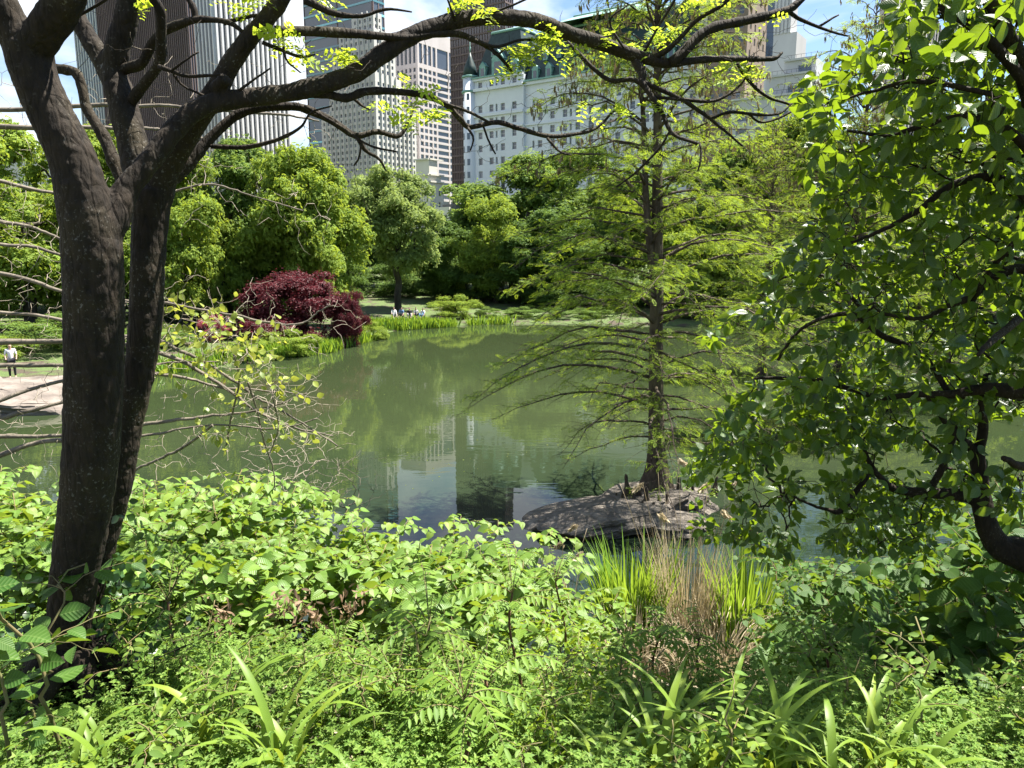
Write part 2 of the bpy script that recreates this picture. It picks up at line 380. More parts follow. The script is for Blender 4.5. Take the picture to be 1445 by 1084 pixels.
def gp(x, y, dz=0.0): return np.array([x, y, float(gz(x, y)) + dz])
def ground_sheet():
    xs = np.concatenate([np.linspace(-1500, -70, 16)[:-1], np.linspace(-70, -9, 62)[:-1], np.linspace(-9, 9, 110)[:-1], np.linspace(9, 70, 62)[:-1], np.linspace(70, 1500, 16)])
    ys = np.concatenate([np.linspace(-300, -3, 8)[:-1], np.linspace(-3, 16, 110)[:-1], np.linspace(16, 120, 105)[:-1], np.linspace(120, 3000, 18)])
    X, Y = np.meshgrid(xs, ys); Z = gz(X, Y)
    far = np.maximum(np.hypot(X, Y - 60) - 130, 0); Z = Z - np.clip(far * .01, 0, 3)
    V = np.stack([X, Y, Z], -1).reshape(-1, 3); w = len(xs)
    i = np.arange(len(ys) - 1)[:, None] * w + np.arange(w - 1)[None]
    m, nt, out = nodes_of('soil_and_grass'); L = nt.links
    tc = N(nt, 'ShaderNodeTexCoord')
    n1 = N(nt, 'ShaderNodeTexNoise', in_Scale=.8, in_Detail=8.0, in_Roughness=.6); L.new(tc.outputs['Object'], n1.inputs['Vector'])
    n2 = N(nt, 'ShaderNodeTexNoise', in_Scale=14, in_Detail=6.0, in_Roughness=.7); L.new(tc.outputs['Object'], n2.inputs['Vector'])
    soil = ramp(nt, n2.outputs[0], [(.3, (.022, .016, .010)), (.55, (.06, .045, .028)), (.75, (.12, .095, .06))])
    grass = ramp(nt, n2.outputs[0], [(.3, (.035, .065, .012)), (.7, (.10, .17, .03))])
    sx = N(nt, 'ShaderNodeSeparateXYZ'); L.new(tc.outputs['Object'], sx.inputs[0])
    far_k = math_n(nt, 'GREATER_THAN', sx.outputs[1], 22.0)
    k = math_n(nt, 'MULTIPLY', ramp(nt, n1.outputs[0], [(.40, (0, 0, 0)), (.5, (1, 1, 1))]), math_n(nt, 'ADD', math_n(nt, 'MULTIPLY', far_k, .4), .35))
    pb = N(nt, 'ShaderNodeBsdfPrincipled', in_Roughness=.95); L.new(mixc(nt, k, soil, grass), pb.inputs['Base Color'])
    bp = N(nt, 'ShaderNodeBump', in_Strength=.7, in_Distance=.05); L.new(n2.outputs[0], bp.inputs['Height']); L.new(bp.outputs[0], pb.inputs['Normal'])
    L.new(pb.outputs[0], out.inputs[0])
    mb = MB(); mb.add(V, np.stack([i, i + 1, i + w + 1, i + w], -1).reshape(-1, 4))
    tag(mb.build('ground', m), kind='structure')
ground_sheet()
def water_sheet():
    m, nt, out = nodes_of('pond_water'); L = nt.links
    tc = N(nt, 'ShaderNodeTexCoord')
    mp = N(nt, 'ShaderNodeMapping'); mp.inputs['Scale'].default_value = (.55, 1.6, 1); L.new(tc.outputs['Object'], mp.inputs[0])
    n1 = N(nt, 'ShaderNodeTexNoise', in_Scale=1.9, in_Detail=2.0, in_Roughness=.45); L.new(mp.outputs[0], n1.inputs['Vector'])
    n2 = N(nt, 'ShaderNodeTexNoise', in_Scale=.05, in_Detail=3.0); L.new(tc.outputs['Object'], n2.inputs['Vector'])
    n3 = N(nt, 'ShaderNodeTexNoise', in_Scale=.45, in_Detail=5.0, in_Roughness=.6); L.new(tc.outputs['Object'], n3.inputs['Vector'])
    pb = N(nt, 'ShaderNodeBsdfPrincipled', in_Roughness=.02, in_IOR=1.33)
    deep = ramp(nt, n3.outputs[0], [(.35, (.004, .010, .007)), (.6, (.010, .020, .013)), (.75, (.016, .026, .015))])
    murk = ramp(nt, n2.outputs[0], [(.35, (.025, .037, .015)), (.65, (.034, .045, .020))])
    sx = N(nt, 'ShaderNodeSeparateXYZ'); L.new(tc.outputs['Object'], sx.inputs[0])
    k = N(nt, 'ShaderNodeMapRange'); k.inputs[1].default_value = 13.0; k.inputs[2].default_value = 27.0
    L.new(math_n(nt, 'ADD', sx.outputs[1], math_n(nt, 'MULTIPLY', math_n(nt, 'SUBTRACT', n3.outputs[0], .5), 6.0)), k.inputs[0])
    L.new(mixc(nt, k.outputs[0], deep, murk), pb.inputs['Base Color'])
    amp = ramp(nt, n2.outputs[0], [(.3, (.25,) * 3), (.7, (1,) * 3)])
    bp = N(nt, 'ShaderNodeBump', in_Strength=.065, in_Distance=.05); L.new(math_n(nt, 'MULTIPLY', n1.outputs[0], amp), bp.inputs['Height']); L.new(bp.outputs[0], pb.inputs['Normal'])
    L.new(pb.outputs[0], out.inputs[0])
    mb = MB(); mb.add([(-75, 9.5, 0), (75, 9.5, 0), (75, 75, 0), (-75, 75, 0)], np.array([[0, 1, 2, 3]]))
    o = tag(mb.build('pond_water', m), kind='structure')
    # drifting pollen and weed flecks
    n = 130; mb = MB(); c = np.array([on_plane(*p)[:2] for p in ((600, 600), (560, 560), (640, 520), (700, 640), (620, 650), (800, 630), (720, 735), (530, 540))])
    q = c[RNG.integers(0, len(c), n)] + RNG.normal(size=(n, 2)) * np.array([1.5, 1.6])
    P = np.concatenate([q, np.full((n, 1), .006)], 1)
    P = P[pond_dist(P[:, 0], P[:, 1]) < -.5]
    D = rand_dirs(len(P)); D[:, 2] = 0
    scatter(mb, DIAM[0], P, D, np.tile([0, 0, 1.], (len(P), 1)), RNG.uniform(.02, .09, len(P)))
    tag(mb.build('floating_weed', M['far_olive'], smooth=False), kind='stuff')
water_sheet()

# ------------------------------------------------------------------ rocks
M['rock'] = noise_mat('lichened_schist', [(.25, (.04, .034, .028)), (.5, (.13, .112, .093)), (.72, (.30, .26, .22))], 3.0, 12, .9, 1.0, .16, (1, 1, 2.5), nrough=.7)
M['rock_pale'] = noise_mat('pale_boulder', [(.25, (.06, .05, .042)), (.5, (.16, .135, .115)), (.75, (.25, .22, .19))], .9, 9, .9, .6, .12, (1, 1, 2.2), nrough=.65)
def rock(name, C, size, seed, mat, rot=0.0, tilt=(0, 0), rough=.2, parent=None, flat=.5, sub=5):
    import bmesh
    bm = bmesh.new(); bmesh.ops.create_icosphere(bm, subdivisions=sub, radius=1.0)
    o = Vector((seed * 3.7, seed * 1.3, seed * 2.1))
    for v in bm.verts:
        p = v.co.copy()
        d = mnoise.noise(p * 1.1 + o) * .9 + mnoise.noise(p * 2.7 + o) * .5
        s = mnoise.turbulence(Vector((p.x * 1.6, p.y * 1.6, p.z * 6)) + o, 4, True) * .25
        p *= 1 + rough * (d + s)
        if p.z > flat: p.z = flat + (p.z - flat) * .25 + .06 * mnoise.noise(Vector((p.x * 4, p.y * 4, 0)) + o)
        st = mnoise.cell(Vector((p.x * .8 + seed, p.y * .8, p.z * 4)))
        p.x *= 1 + .09 * st; p.y *= 1 + .09 * st
        v.co = Vector((p.x * size[0], p.y * size[1], p.z * size[2]))
    me = bpy.data.meshes.new(name); bm.to_mesh(me); bm.free(); me.materials.append(mat)
    ob = link(name, me, parent, Vector([float(x) for x in C])); ob.rotation_euler = (tilt[0], tilt[1], rot)
    return ob
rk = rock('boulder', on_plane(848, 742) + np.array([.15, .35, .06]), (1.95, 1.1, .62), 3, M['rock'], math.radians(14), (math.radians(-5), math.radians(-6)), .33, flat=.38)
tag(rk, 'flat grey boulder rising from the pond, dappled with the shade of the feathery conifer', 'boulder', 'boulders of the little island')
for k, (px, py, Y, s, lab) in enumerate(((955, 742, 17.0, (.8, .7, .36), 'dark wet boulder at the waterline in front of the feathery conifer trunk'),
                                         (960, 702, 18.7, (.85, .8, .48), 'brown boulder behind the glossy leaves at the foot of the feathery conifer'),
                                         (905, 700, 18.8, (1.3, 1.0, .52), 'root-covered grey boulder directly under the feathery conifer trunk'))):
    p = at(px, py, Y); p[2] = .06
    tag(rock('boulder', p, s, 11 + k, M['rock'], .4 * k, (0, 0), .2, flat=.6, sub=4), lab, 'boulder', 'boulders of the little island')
for k, (px, Y, s, lab) in enumerate(((45, 31.5, (3.3, 2.0, 1.25), 'broad pale boulder sloping into the water behind the bare twigs'),
                                     (-60, 33, (3.5, 2.5, 1.5), 'pale boulder cut off by the picture edge beside the broad sloping one'),
                                     (85, 34.5, (2.2, 1.6, .95), 'pale boulder half hidden by the thick dark tree trunk, above the sloping one'))):
    p = at(px, 560, Y); p[2] = .12
    tag(rock('boulder', p, s, 21 + k, M['rock_pale'], .3 * k - .2, (.05, .08), .32, flat=.36), lab, 'boulder', 'pale boulders on the far shore')
# ------------------------------------------------------------------ buildings
EW = unit(np.array([.58, .815, 0])); EN = unit(np.array([-.815, .58, 0]))     # away along the west faces / along the north faces
NW_ = np.array([EW[1], -EW[0], 0]); NN_ = np.array([-EN[1], EN[0], 0]) * -1
if NN_[1] > 0: NN_ = -NN_
UZ = np.array([0, 0, 1.0])
def stone(name, col, grime=.25):
    d = tuple(c * (1 - grime) for c in col)
    return noise_mat(name, [(.3, d), (.65, col)], .12, 8, .85, .15, .05, (1, 1, .35))
M['limestone'] = stone('grey_limestone', (.58, .56, .53), .15); M['cream'] = stone('cream_stone', (.60, .57, .50), .15)
M['white_brick'] = stone('white_glazed_brick', (.62, .65, .70), .12); M['copper'] = noise_mat('green_copper', [(.3, (.12, .25, .22)), (.7, (.24, .40, .35))], .6, 6, .6)
M['slate'] = noise_mat('green_black_slate', [(.3, (.012, .028, .028)), (.7, (.03, .055, .052))], .8, 8, .5, .3)
M['granite'] = stone('mauve_granite', (.52, .47, .465), .15); M['marble'] = stone('white_marble', (.66, .66, .66), .2)
M['brown_metal'] = stone('bronze_cladding', (.17, .125, .12), .3); M['brick_brown'] = stone('tan_brick', (.26, .20, .16), .25)
M['concrete'] = stone('pale_concrete', (.50, .50, .51), .15); M['dark_roof'] = plain_mat('dark_roof', (.05, .055, .06), .6)
def glass(name, col, rough=.06, metal=0.0, spec=.8):
    m, nt, out = nodes_of(name); L = nt.links
    tc = N(nt, 'ShaderNodeTexCoord')
    nz = N(nt, 'ShaderNodeTexNoise', in_Scale=.25, in_Detail=4.0); L.new(tc.outputs['Object'], nz.inputs['Vector'])
    geo = N(nt, 'ShaderNodeNewGeometry')
    c = ramp(nt, geo.outputs['Random Per Island'], [(0, tuple(x * .6 for x in col)), (.7, col), (1, tuple(min(1, x * 2.2 + .02) for x in col))])
    pb = N(nt, 'ShaderNodeBsdfPrincipled', in_Roughness=rough, in_Metallic=metal); pb.inputs['Specular IOR Level'].default_value = spec
    L.new(c, pb.inputs['Base Color'])
    bp = N(nt, 'ShaderNodeBump', in_Strength=.08, in_Distance=.3); L.new(nz.outputs[0], bp.inputs['Height']); L.new(bp.outputs[0], pb.inputs['Normal'])
    L.new(pb.outputs[0], out.inputs[0]); return m
M['glass'] = glass('window_glass', (.07, .08, .10)); M['glass_blue'] = glass('blue_curtain_glass', (.06, .085, .13)); M['glass_teal'] = glass('teal_glass', (.12, .30, .34), .1)
M['glass_brown'] = glass('bronze_glass', (.085, .065, .065), .15); M['glass_slate'] = glass('slate_glass', (.085, .10, .12)); M['blind'] = plain_mat('pale_window_frame', (.55, .56, .55), .6)

def edge_len(C, e, px, z):
    """length along direction e from C to reach picture column px at height z"""
    lo, hi = 0.0, 400.0; C = np.array([C[0], C[1], z]); f0 = proj(C)[0] - px
    for _ in range(50):
        mid = (lo + hi) / 2
        if (proj(C + e * mid)[0] - px) * f0 > 0: lo = mid
        else: hi = mid
    return lo
def z_at(px, py, Y): return at(px, py, Y)[2]
def facade(mb, O, e, n, L, z0, z1, xs, zs, rec=.35, mat=0):
    """wall sheet from O along e with real openings xs × zs; returns the openings (corner, width, height)"""
    ex = sorted({0.0, L, *[a for p in xs for a in p]}); ez = sorted({z0, z1, *[a for p in zs for a in p]})
    ws = {(round(a, 4), round(b, 4)) for a, b in xs}; hs = {(round(a, 4), round(b, 4)) for a, b in zs}
    op = []; V = []; Fq = []
    def quad(a, b, c, d): V.extend((a, b, c, d)); k = len(V); Fq.append((k - 4, k - 3, k - 2, k - 1))
    base = np.array([O[0], O[1], 0.0])
    for a, b in zip(ex[:-1], ex[1:]):
        isw = (round(a, 4), round(b, 4)) in ws
        if not isw:
            quad(base + e * a + UZ * z0, base + e * b + UZ * z0, base + e * b + UZ * z1, base + e * a + UZ * z1); continue
        for c, d in zip(ez[:-1], ez[1:]):
            p = [base + e * a + UZ * c, base + e * b + UZ * c, base + e * b + UZ * d, base + e * a + UZ * d]
            if (round(c, 4), round(d, 4)) in hs:
                q = [x - n * rec for x in p]
                for k in range(4): quad(p[k], p[(k + 1) % 4], q[(k + 1) % 4], q[k])
                op.append((q[0], b - a, d - c, e, n))
            else: quad(*p)
    mb.add(V, np.array(Fq), None, mat)
    return op
def window_mb(w, h, e, n, bars=1, f=.10):
    mb = MB(); O = np.zeros(3)
    obox(mb, O - n * .12, e * w, UZ * h, n * .10, 0)
    for x in (0, w - f): obox(mb, e * x, e * f, UZ * h, n * .08, 1)
    for z in (0, h - f): obox(mb, e * f + UZ * z, e * (w - 2 * f), UZ * f, n * .06, 1)
    for k in range(bars): obox(mb, e * f + UZ * (h * (k + 1) / (bars + 1) - f / 2), e * (w - 2 * f), UZ * f, n * .05, 1)
    return mb
def fit_windows(root, ops, bars=1, most=90, gl='glass', top_px=1e9, keep=None):
    """windows as parts: those that show largest one by one, the rest as one part"""
    if not ops: return
    sc = []
    for (q, w, h, e, n) in ops:
        px, py = proj(q + e * w / 2 + UZ * h / 2)
        ok = -5 < px < 1450 and -5 < py < top_px and (keep is None or keep(px, py))
        sc.append(1e6 * ok + w * h / (q[1]**2) * 1e4 - py * .01)
    order = np.argsort(-np.array(sc)); cache = {}
    rest = MB(); kx = 0
    for r, i in enumerate(order):
        q, w, h, e, n = ops[i]
        key = (round(w, 2), round(h, 2), round(e[0], 2))
        if r < most and sc[i] > 5e5:
            if key not in cache: cache[key] = window_mb(w, h, e, n, bars).mesh('window', [M[gl], M['blind']], False)
            link('window', cache[key], root, Vector([float(x) for x in q]))
        else:
            wb = window_mb(w, h, e, n, 0)
            for v, fs, mm in zip(wb.v, wb.f, wb.m): pass
            off = rest.n
            rest.v += [v + q for v in wb.v]; rest.f += [f_ + off for f_ in wb.f]; rest.m += wb.m; rest.uv += wb.uv; rest.n += wb.n; kx += 1
    if kx: tag(rest.build('window_field', [M[gl], M['blind']], root, smooth=False), kind='stuff')
def grid(n, L, w, margin=0.0):
    s = (L - 2 * margin) / n
    return [(margin + s * (i + .5) - w / 2, margin + s * (i + .5) + w / 2) for i in range(n)]
def floors(z0, z1, h, w, sill=.3): 
    k = int((z1 - z0) / h); return [(z0 + i * h + h * sill, z0 + i * h + h * sill + w) for i in range(k)]
def roof_slab(mb, O, LN, LW, z, en=EN, ew=EW, mat=0):
    b = np.array([O[0], O[1], z]); mb.add([b, b + ew * LW, b + ew * LW + en * LN, b + en * LN], np.array([[0, 1, 2, 3]]), None, mat)
def corner(px, py, Y): p = at(px, py, Y); return np.array([p[0], p[1], 0.0])
def bulk(mb, O, LN, LW, z0, z1, en=EN, ew=EW, mat=0):
    """plain block: N face along en, W face along ew from corner O"""
    obox(mb, O + UZ * z0, en * LN, ew * LW, UZ * (z1 - z0), mat)
def back_walls(mb, O, LN, LW, z0, z1, en=EN, ew=EW, mat=0):
    for a, b in ((O + en * LN, O + en * LN + ew * LW), (O + en * LN + ew * LW, O + ew * LW)):
        mb.add([a + UZ * z0, b + UZ * z0, b + UZ * z1, a + UZ * z1], np.array([[0, 1, 2, 3]]), None, mat)

def punched_block(root_ops, mb, O, LN, LW, z0, z1, cn, cw, ww, fh, wh, sill=.3, mg=.6, rec=.35):
    """block with real window openings on its two visible faces"""
    if cn: root_ops += facade(mb, O, EN, NN_, LN, z0, z1, grid(cn, LN, ww, mg), floors(z0, z1 - .8, fh, wh, sill), rec)
    else: facade(mb, O, EN, NN_, LN, z0, z1, [], [])
    if cw: root_ops += facade(mb, O, EW, NW_, LW, z0, z1, grid(cw, LW, ww, mg), floors(z0, z1 - .8, fh, wh, sill), rec)
    else: facade(mb, O, EW, NW_, LW, z0, z1, [], [])
    back_walls(mb, O, LN, LW, z0, z1); roof_slab(mb, O, LN, LW, z1)

def stripe_tower(name, label, px, Y, left, right, pyr, top, pitch, pier, gl, mat, depth=.9, bands=0, bandmat=None):
    """curtain-wall tower: glass core with piers standing proud of it"""
    O = corner(px, pyr, Y); zr = z_at(px, pyr, Y); LN = edge_len(O, EN, left, zr); LW = edge_len(O, EW, right, zr); H = z_at(px, top, Y)
    r = empty(name, O, label, 'building'); O0 = np.zeros(3)
    mb = MB(); bulk(mb, O0, LN, LW, 3.0, H); mb.build('curtain_wall', M[gl], r, smooth=False)
    mb = MB()
    for e, n, L in ((EN, NN_, LN), (EW, NW_, LW)):
        k = max(2, int(round(L / pitch)))
        for i in range(k + 1):
            x = i * (L - pier) / k
            obox(mb, e * x + n * .003 + UZ * 3.0, e * pier, n * depth, UZ * (H - 3.0), 0)
    mb.build('facade_piers', M[mat], r, smooth=False)  # all the piers of both faces, as one mesh
    if bands:
        mb = MB(); z = 6.0
        while z < H:
            for e, n, L in ((EN, NN_, LN), (EW, NW_, LW)): obox(mb, n * .006 + UZ * z, e * L, n * .35, UZ * bands[1])
            z += bands[0]
        mb.build('spandrel_cladding', M[bandmat], r, smooth=False)
    return r, O, LN, LW, H

stripe_tower('office_tower', 'tall tower of white vertical piers and grey glass, the palest striped tower', 308, 425, 255, 406, 120, -130, 3.3, 1.15, 'glass_slate', 'marble', 1.3)
stripe_tower('office_tower', 'dark bronze tower with fine vertical lines, standing in front of the white-piered tower', 271, 330, 148, 279, 120, -110, 1.5, .35, 'glass_brown', 'brown_metal', .35)
stripe_tower('office_tower', 'blue glass tower with thin white lines, mostly hidden by the bronze tower', 150, 480, 108, 168, 60, -120, 3.0, .7, 'glass_blue', 'marble', .7)
stripe_tower('office_tower', 'dark slate glass tower with thin teal bands, rising behind the stepped stone tower', 529, 520, 434, 545, 120, -60, 40, .8, 'glass_slate', 'brown_metal', .3, (7.6, 1.3), 'glass_teal')
r_, O_, LN_, LW_, H_ = stripe_tower('office_tower', 'dark gridded glass tower rising behind the corner turret of the white hotel', 712, 370, 637, 724, 150, -50, 1.6, .3, 'glass_brown', 'brown_metal', .25, (3.9, .8), 'brown_metal')
stripe_tower('office_tower', 'dark tower with pale corner piers behind the top of the glossy-leaved tree', 1262, 310, 1238, 1330, 60, -70, 9.0, 1.6, 'glass_slate', 'granite', .6, (3.8, .9), 'dark_roof')

def place_ops(ops, O): return [(q + O, w, h, e, n) for q, w, h, e, n in ops]
def stone_tower2():
    Y = 420; pxc = 532; O = corner(pxc, 200, Y)
    r = empty('stone_tower', (0, 0, 0), 'stepped grey limestone tower with rows of small windows and a flat stepped crown', 'building')
    ops = []; mb = MB()
    steps = [(452, 604, 260, 243, 0.0), (455, 588, 200, 150, 0.0), (464, 566, 110, 104, 0), (469, 558, 80, 62, 0), (478, 547, 50, 40, 0), (494, 541, 30, 15, 1.2)]
    zb = 0.0
    for (l, rr, pm, pt, ins) in steps:
        z = z_at(pxc, pm, Y); o = O + (EN + EW) * ins
        a = edge_len(O, EN, l, z) - ins; b = edge_len(O, EW, rr, z) - ins; z1 = z_at(pxc, pt, Y)
        punched_block(ops, mb, o, a, b, zb, z1, max(2, int(a / 3.4)), max(2, int(b / 3.4)), 1.5, 3.3, 1.85)
        for e, n, L in ((EN, NN_, a), (EW, NW_, b)):
            k = max(2, int(L / 3.4)); s = (L - 1.2) / k
            for i in range(1, k): obox(mb, o + e * (.6 + s * i - .28) + n * .003 + UZ * (zb + .01), e * .56, n * .6, UZ * (z1 - zb + .9))
        zb = z1
    mb.build('wall', M['limestone'], r, smooth=False)
    fit_windows(r, ops, 0, 90, keep=lambda x, y: y < 250)
    # low grey wing in front
    mb = MB(); ops = []; o = O + EN * 25.5 + NN_ * 5.0
    punched_block(ops, mb, o, 16, 5 - .01, 0, z_at(470, 243, Y), 5, 0, 1.5, 3.3, 1.85)
    mb.build('wing', M['limestone'], r, smooth=False); fit_windows(r, ops, 0, 20, keep=lambda x, y: y < 310)
stone_tower2()

def granite_tower():
    global EW, EN, NW_, NN_
    Y = 480; O = corner(590, 120, Y); r = empty('office_tower', (0, 0, 0), 'mauve granite tower with tall top windows and banded glass beside the stepped stone tower', 'building')
    z = z_at(590, 120, Y); LN = edge_len(O, EN, 552, z); LW = edge_len(O, EW, 641, z); H = z_at(590, 38, Y); zt = z_at(590, 88, Y); zu = z_at(590, 62, Y)
    ops = []; mb = MB()
    cols = grid(6, LN, LN / 6 * .5, 1.0); fl = floors(0, zt - 1.5, 3.9, 2.5, .2)
    tall = [(zt, zu + 1.0)]
    ops += facade(mb, O, EN, NN_, LN, 0, H, cols, fl + tall, .5)
    u = LW / 10.0
    narrow = [(u * .4, u * 1.25), (u * 1.6, u * 2.45), (u * 2.8, u * 3.65), (u * 4.0, u * 4.85), (u * 8.6, u * 9.6)]; wide = [(u * 5.25, u * 8.25)]
    ops += facade(mb, O, EW, NW_, LW, 0, H, narrow + wide, fl + tall, .5)
    back_walls(mb, O, LN, LW, 0, H); roof_slab(mb, O, LN, LW, H)
    mb.build('wall', M['granite'], r, smooth=False)
    fit_windows(r, ops, 0, 95, keep=lambda x, y: y < 285)
granite_tower()

def hotel():
    Y = 282; O = corner(664, 200, Y); e = -EN; n = NN_                      # the long front runs towards us to the right
    r = empty('hotel_building', (0, 0, 0), 'white hotel with dark mansard roof, green copper dormers and a round corner turret', 'building')
    L = 88.0; zc = z_at(668, 128, Y) ; H = z_at(668, 131, Y)
    ops = []; mb = MB(); fh = 4.45; rows = floors(H - fh * 16, H - .4, fh, 2.35, .28)
    xs = []; x = 4.6
    for k in range(17):
        xs.append((x, x + 1.75)); x += 4.9
        if k % 3 == 1: xs.append((x - 2.2, x - 1.4))
    xs = [(a, b) for a, b in xs if b < L - 1]
    # end pavilion stands 1.2 m proud of the rest of the front
    W1 = 24.0
    Op = O + n * 1.2
    ops += facade(mb, Op, e, n, W1, 0, H + 3.2, [q for q in xs if q[1] < W1 - .5], rows + [(H + .4, H + 2.6)], .45)
    ops += facade(mb, O + e * W1, e, n, L - W1, 0, H, [(a - W1, b - W1) for a, b in xs if a > W1 + .5], rows, .45)
    ret = O + e * W1
    mb.add([ret, ret + n * 1.2, ret + n * 1.2 + UZ * (H + 3.2), ret + UZ * (H + 3.2)], np.array([[0, 1, 2, 3]]))
    back_walls(mb, O + e * L, L, 26.0, 0, H)
    end = O + e * L; side = EW
    mb.add([end, end + side * 26, end + side * 26 + UZ * H, end + UZ * H], np.array([[0, 1, 2, 3]]))
    mb.add([O + n * 1.2, O + side * 26, O + side * 26 + UZ * H, O + n * 1.2 + UZ * H], np.array([[0, 1, 2, 3]]))
    # sills under the windows
    mb.build('wall', M['white_brick'], r, smooth=False)
    fit_windows(r, ops, 1, 98, keep=lambda px, py: py < 262 and px < 1005)
    # cornices and string courses
    mb = MB()
    for z, d, h in ((H - .5, 1.1, 1.0), (H - fh * 2 - .2, .7, .9), (H - fh * 3 - .2, .55, .6), (H - fh * 12, .5, .6)):
        for a_, l_, d_ in ((Op, W1 + .004, d), (O + e * (W1 + .01), L - W1, d * .8)):
            mb = MB(); obox(mb, a_ + n * .004 + UZ * z, e * l_, n * d_, UZ * h); mb.build('cornice', M['white_brick'], r, smooth=False)
    mb = MB(); obox(mb, Op + n * .004 + UZ * (H + 3.0), e * W1, n * .9, UZ * .7)
    mb.build('cornice', M['white_brick'], r, smooth=False)
    mb = MB()
    obox(mb, O + e * (W1 + .01) + n * .9 + UZ * (H + .52), e * (L - W1), n * .5, UZ * .5)
    mb.build('gutter', M['copper'], r, smooth=False); mb = MB()
    obox(mb, Op + n * .92 + UZ * (H + 3.72), e * W1, n * .4, UZ * .5)
    mb.build('gutter', M['copper'], r, smooth=False)
    # mansard roofs
    def hip(x0, x1, z0, z1, dep, inx, iny, mat, nm):
        a = O + e * x0; b = O + e * x1; q = MB(); f0 = n * .6
        base = [a + f0 + UZ * z0, b + f0 + UZ * z0, b + side * dep + UZ * z0, a + side * dep + UZ * z0]
        m_ = (x1 - x0) * inx; top = [a + e * m_ - n * iny + UZ * z1, b - e * m_ - n * iny + UZ * z1, b - e * m_ + side * (dep - 3) + UZ * z1, a + e * m_ + side * (dep - 3) + UZ * z1]
        q.add(base + top, np.array([[0, 1, 5, 4], [1, 2, 6, 5], [2, 3, 7, 6], [3, 0, 4, 7], [4, 5, 6, 7]])); q.build(nm, M[mat], r, smooth=False)
        t = MB()
        for s0, s1 in zip(top, top[1:] + top[:1]): tube(t, [s0, s1], [.5, .5], 6)
        t.build('roof_ridge', M['copper'], r)
    zr = z_at(715, 34, Y - 12)
    hip(2.0, W1 - .3, H + 3.2, zr, 20, .22, 4.0, 'slate', 'roof')
    hip(W1 + .2, L, H, H + 17.5, 24, .01, 7.0, 'slate', 'roof')
    hip(W1 + 12, W1 + 40, H + 17.2, H + 21, 18, .06, 8.5, 'copper', 'upper_roof')
    # dormers
    def dormer(x, z, w, h, off):
        q = MB(); b = O + e * (x - w / 2) + n * off + UZ * z
        obox(q, b - n * 3.4, e * w, n * 3.4, UZ * h, 0)
        c = b + UZ * h; q.add([c - e * .3, c + e * (w + .3), c + e * w / 2 + UZ * w * .65, c - e * .3 - n * 3.4, c + e * (w + .3) - n * 3.4, c + e * w / 2 + UZ * w * .65 - n * 3.4], [np.array([[0, 1, 2], [3, 5, 4]]), np.array([[0, 2, 5, 3], [1, 4, 5, 2]])], None, 0)
        d_ = q.build('dormer', M['copper'], r, smooth=False); q = MB()
        obox(q, b + e * w * .22 + n * .004 + UZ * h * .18, e * w * .56, n * .06, UZ * h * .68); q.build('window', M['glass'], d_, smooth=False)
    for x in (6.3, 19.8): dormer(x, H + 3.75, 2.6, 4.0, 1.0)
    dormer(13.0, H + 3.75, 5.0, 5.6, 1.1)
    for k in range(11): dormer(W1 + 4 + k * 5.4, H + .9, 2.3, 3.3, .4)
    for k in range(9): dormer(W1 + 6.5 + k * 5.4, H + 7.2, 1.6, 2.2, -1.9)
    for x in (9.5, 16.5): dormer(x, H + 11, 1.3, 1.9, -.8)
    # corner turret
    q = MB(); c = O + n * .6 + e * .6
    tube(q, [c, c + UZ * (H + 4.6)], [2.6, 2.6], 20); tur = q.build('turret', M['white_brick'], r)
    q = MB(); tube(q, [c + UZ * (H + 4.62), c + UZ * (H + 5.3)], [3.0, 3.0], 20); tube(q, [c + UZ * (H - .5), c + UZ * (H + .3)], [3.05, 3.05], 20)
    q.build('turret_cornice', M['copper'], tur)
    q = MB(); tube(q, [c + UZ * (H + 5.32), c + UZ * (H + 8.6), c + UZ * (H + 11.4), c + UZ * (H + 13.6)], [2.7, 2.0, .8, .1], 16); q.build('turret_roof', M['slate'], tur)
    q = MB(); tube(q, [c + UZ * (H + 13.4), c + UZ * (H + 15), c + UZ * (H + 15.4), c + UZ * (H + 17.5)], [.22, .35, .12, .05], 8); q.build('finial', M['copper'], tur)
    for k in range(9):
        for a in (-.55, .35):
            th = math.atan2(n[1], n[0]) + a; d = np.array([math.cos(th), math.sin(th), 0]); tt = np.array([-d[1], d[0], 0])
            q = MB(); obox(q, c + d * 2.56 - tt * .5 + UZ * (H - fh * k - 3.1), tt * 1.0, d * .1, UZ * 2.2); q.build('turret_window', M['glass'], tur, smooth=False)
    q = MB()
    for x in (13.0,): 
        b = O + e * x - n * 4; tube(q, [b + UZ * zr, b + UZ * (zr + 6)], [.14, .07], 6)
    q.build('flagpole', M['concrete'], r)
hotel()

